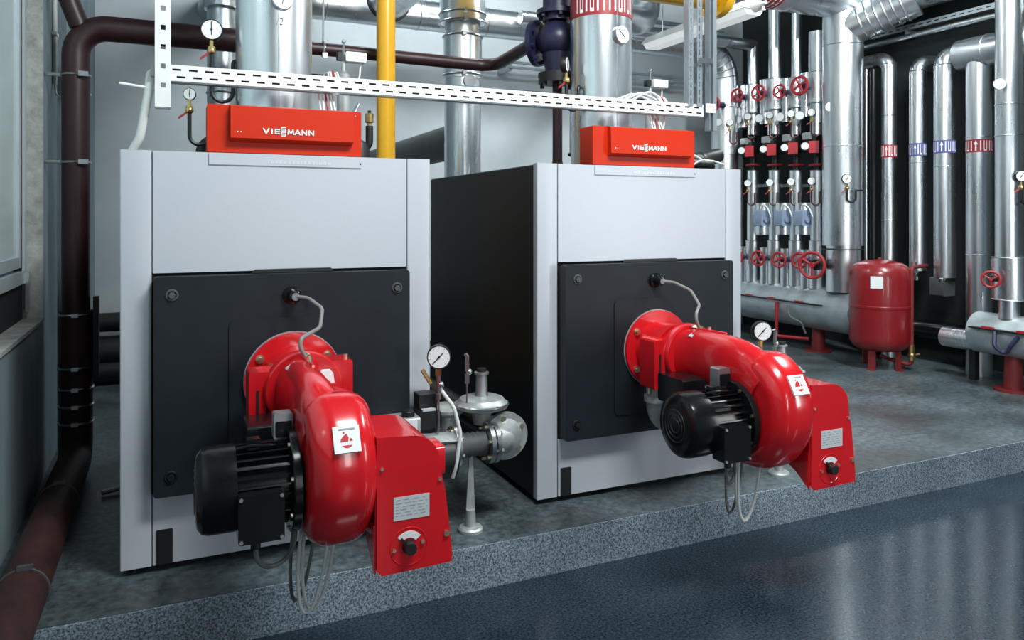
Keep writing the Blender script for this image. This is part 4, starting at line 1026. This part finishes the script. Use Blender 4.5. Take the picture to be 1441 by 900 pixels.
# row of pipes in front of the dark wall
WX = 7.02
WP = [(1251, .076, 60, 213, 'band_red', 'slim silver wall pipe with a red band, nearest the thick riser', 'L', 0),
      (1291.5, .080, 66, 211, 'band_blue', 'slim silver wall pipe with a blue band and rounded top elbow', 'R', .95),
      (1329.5, .098, 56, 207, 'band_blue', 'wider silver wall pipe with a blue band and hood-like elbow', 'R', .90),
      (1378, .112, 60, 206, 'band_red', 'silver wall pipe with a red band reaching down to the floor', 'T', 0)]
for i, (u, r_, vt, vb, bm_, lab, kind, zb) in enumerate(WP):
    c = P(u, 300, X=WX); x, y = c.x, c.y
    t = thing('wall_pipe', lab, 'pipe', (x, y, zb), 'silver pipes along the dark wall'); z = lambda v_: zv(v_, x, y)
    zt = z(vt + 22)
    if kind == 'L': pts = [(x, y, zb), (x, y, zt), (x, y + .9, zt)]
    elif kind == 'R': pts = [(x, y, zb), (x, y, zt), (XR - .02, y - .02, zt)]
    else: pts = [(x, y, zb), (x, y, zt)]
    MB().tube(fillet(pts, .12, 8), r_, 32).build('cladding', 'galv', t)
    for v_ in ((90, 163, 309), (100, 229), (92, 234), (66, 193, 358))[i]: MB().torus((x, y, z(v_)), (0, 0, 1), r_, .005, 28, 6).build('joint_band', 'galv_dull', t)
    band(t, x, y, z(vb + 9), z(vb - 9), r_, bm_, 130, 290, 'IUIAIUIU')
    if kind == 'T':
        MB().lathe((x, y + .19, zt + .06), (0, -1, 0), [(0, .12), (.0, .15), (.9, .15)], 36).build('cross_pipe', 'galv', t)
        MB().torus((x, y - .1, zt + .06), (0, 1, 0), .151, .006, 32, 6).build('joint_band', 'galv_dull', t)
    if kind == 'R':
        MB().cyl((x - .02, y, zb - .10), (x - .02, y, zb + .01), .028, n=14).ball((x - .06, y - .02, zb - .02), .04, 12, 8).build('shutoff_cock', 'steel', t)
# end riser on the short manifold
x, y = MX, 4.20
t = thing('riser_pipe', 'tall silver riser on the short manifold with gauge and red handwheel', 'riser pipe', (x, y, .62)); z = lambda v_: zv(v_, x, y)
MB().cyl((x, y, z(363)), (x, y, 4.5), .105, n=40).build('cladding', 'galv', t)
MB().cyl((x + .02, y, z(421)), (x + .02, y, z(362)), .140, n=40).build('valve_jacket', 'galv', t)
MB().cyl((x, y, z(448)), (x, y, z(420)), .082, n=30).build('stub', 'galv', t)
for v_, rr in ((147, .106), (191, .106), (362, .142), (421, .142)): MB().torus((x + (.02 if v_ > 300 else 0), y, z(v_)), (0, 0, 1), rr, .005, 36, 6).build('joint_band', 'galv_dull', t)
wheel(t, (x - .21, y + .02, z(392)), (-1, -.55, 0), .066, 3, shaft=.15, bonnet='black')
c = V((x - .075, y - .15, z(249))); gauge(t, c, (-.5, -.85, 0), .046, 1.0); siphon(t, c + V((0, 0, -.046)), (.85, -.5, 0), .10, .04, .011, 'black', .5, (.04, .1, 0))
thermometer(t, (x - .17, y - .03, z(121)), .05)
# slotted rail and thin pipe under the ceiling, running towards the camera
t = thing('wall_rail', 'slotted grey rail with a thin pipe above the wall pipes', 'rail', (7.1, 5.5, 3.2))
A = P(1225, 58, X=7.12); B = P(1392, 18, X=7.12)
m = MB(); L_ = A.y - 3.6
slotted(m, (7.12, 3.6, A.z + .02), (0, 1, 0), (0, 0, .055), (1, 0, 0), L_, [(.022, .012, .05, .09, .02)])
m.box(7.12, 7.16, 3.6, A.y, A.z + .02, A.z + .023); m.build('rail', 'tray_grey', t)
MB().cyl((7.09, 3.6, A.z - .06), (7.09, A.y + .1, A.z - .06), .028, n=16).build('thin_pipe', 'galv', t)
for yy in (4.4, 5.6): MB().box(7.12, XR, yy, yy + .03, A.z - .02, A.z + .02).build('bracket', 'tray_grey', t)
# cross pipe behind wall pipes low down
t = tag(MB().tube([(7.2, 4.75, .33), (7.2, 5.9, .33)], .10, 18).build('low_pipe', 'black_gloss', origin=(7.2, 5.3, .2)), 'black pipe running low behind the wall pipes', 'pipe')
t = thing('stub_pipe', 'short silver pipe stub with round end left of the short manifold', 'pipe', (6.95, 4.75, 0))
MB().lathe((6.77, 4.80, .36), (0, -1, 0), [(-.12, .085), (-.12, .095), (.30, .095)], 28).build('cladding', 'galv', t)
MB().box(6.74, 6.80, 4.6, 4.66, 0, .28).build('support', 'black', t)
t = tag(MB().bbox(6.93, 7.1, 5.05, 5.2, .72, .90, .01, axis='y').build('meter_box', 'flue_grey', origin=(7.0, 5.1, .72)), 'small grey box mounted under the wall pipes behind the red vessel', 'box')

# ------------------------------------------------------------------ expansion vessel
vx, vy, vr = 6.47, 5.40, .283
t = thing('expansion_vessel', 'dark red expansion vessel on short legs in front of the wall pipes', 'vessel', (vx, vy, 0))
prof = []
for k in range(9):
    a = PI / 2 * k / 8; prof.append((.30 - .125 * math.cos(a), .17 + (vr - .17) * math.sin(a)) if k else (.175, .0005))
prof = [(.170, .0005), (.172, .12), (.185, .20), (.215, .25), (.26, .278), (.31, vr), (.60, vr), (.605, vr + .004), (.625, vr + .004), (.63, vr), (.90, vr), (.96, .275), (1.01, .25), (1.045, .20), (1.065, .13), (1.073, .06), (1.074, .0005)]
MB().lathe((vx, vy, 0), (0, 0, 1), prof, 56, caps=False).build('tank', 'lacquer_red', t)
for a in (200, 275, 340, 80):
    c = V((vx + .20 * math.cos(math.radians(a)), vy + .20 * math.sin(math.radians(a)), 0)); d = V((math.cos(math.radians(a)), math.sin(math.radians(a)), 0)); q = V((-d.y, d.x, 0))
    lg = MB().obox(c + V((0, 0, .12)), d * .008, q * .035, V((0, 0, .12))); lg.obox(c + V((0, 0, .005)) + d * .02, d * .03, q * .035, V((0, 0, .005))); lg.build('leg', 'primer_red', t)
lbl = P(1231, 405, Y=vy - .25); n = V((lbl.x - vx, lbl.y - vy, 0)).normalized(); q = V((-n.y, n.x, 0))
MB().obox(V((vx, vy, .865)) + n * (vr - .001), q * .055, n * .004, V((0, 0, .058))).build('label_plate', 'label_white', t)
MB().lathe((vx, vy, 1.07), (0, 0, 1), [(0, .02), (.02, .02), (.025, .01)], 14).build('valve_cap', 'primer_red', t)
# red connection pipe beside the vessel
t = thing('connection_pipe', 'thin red pipe with a brass cock standing beside the expansion vessel', 'pipe', (6.78, 5.18, 0))
c = P(1283, 400, Y=5.15); x, y = c.x, c.y
MB().tube(fillet([(6.98, y + .12, zv(376, x, y)), (x, y, zv(376, x, y)), (x, y, .05), (vx + .05, vy - .05, .09), (vx, vy, .12)], .04, 6), .019, 12).build('pipe', 'primer_red', t)
MB().cyl((x, y, .10), (x, y, .25), .030, n=10).ball((x, y, .15), .036, 12, 8).tube([(x, y, .15), (x + .07, y - .03, .16)], .010, 8).build('brass_cock', 'brass', t)
MB().cyl((x + .11, y + .06, zv(376, x, y) - .06), (x + .11, y + .06, zv(376, x, y) + .05), .03, n=10).build('shutoff', 'steel', t)
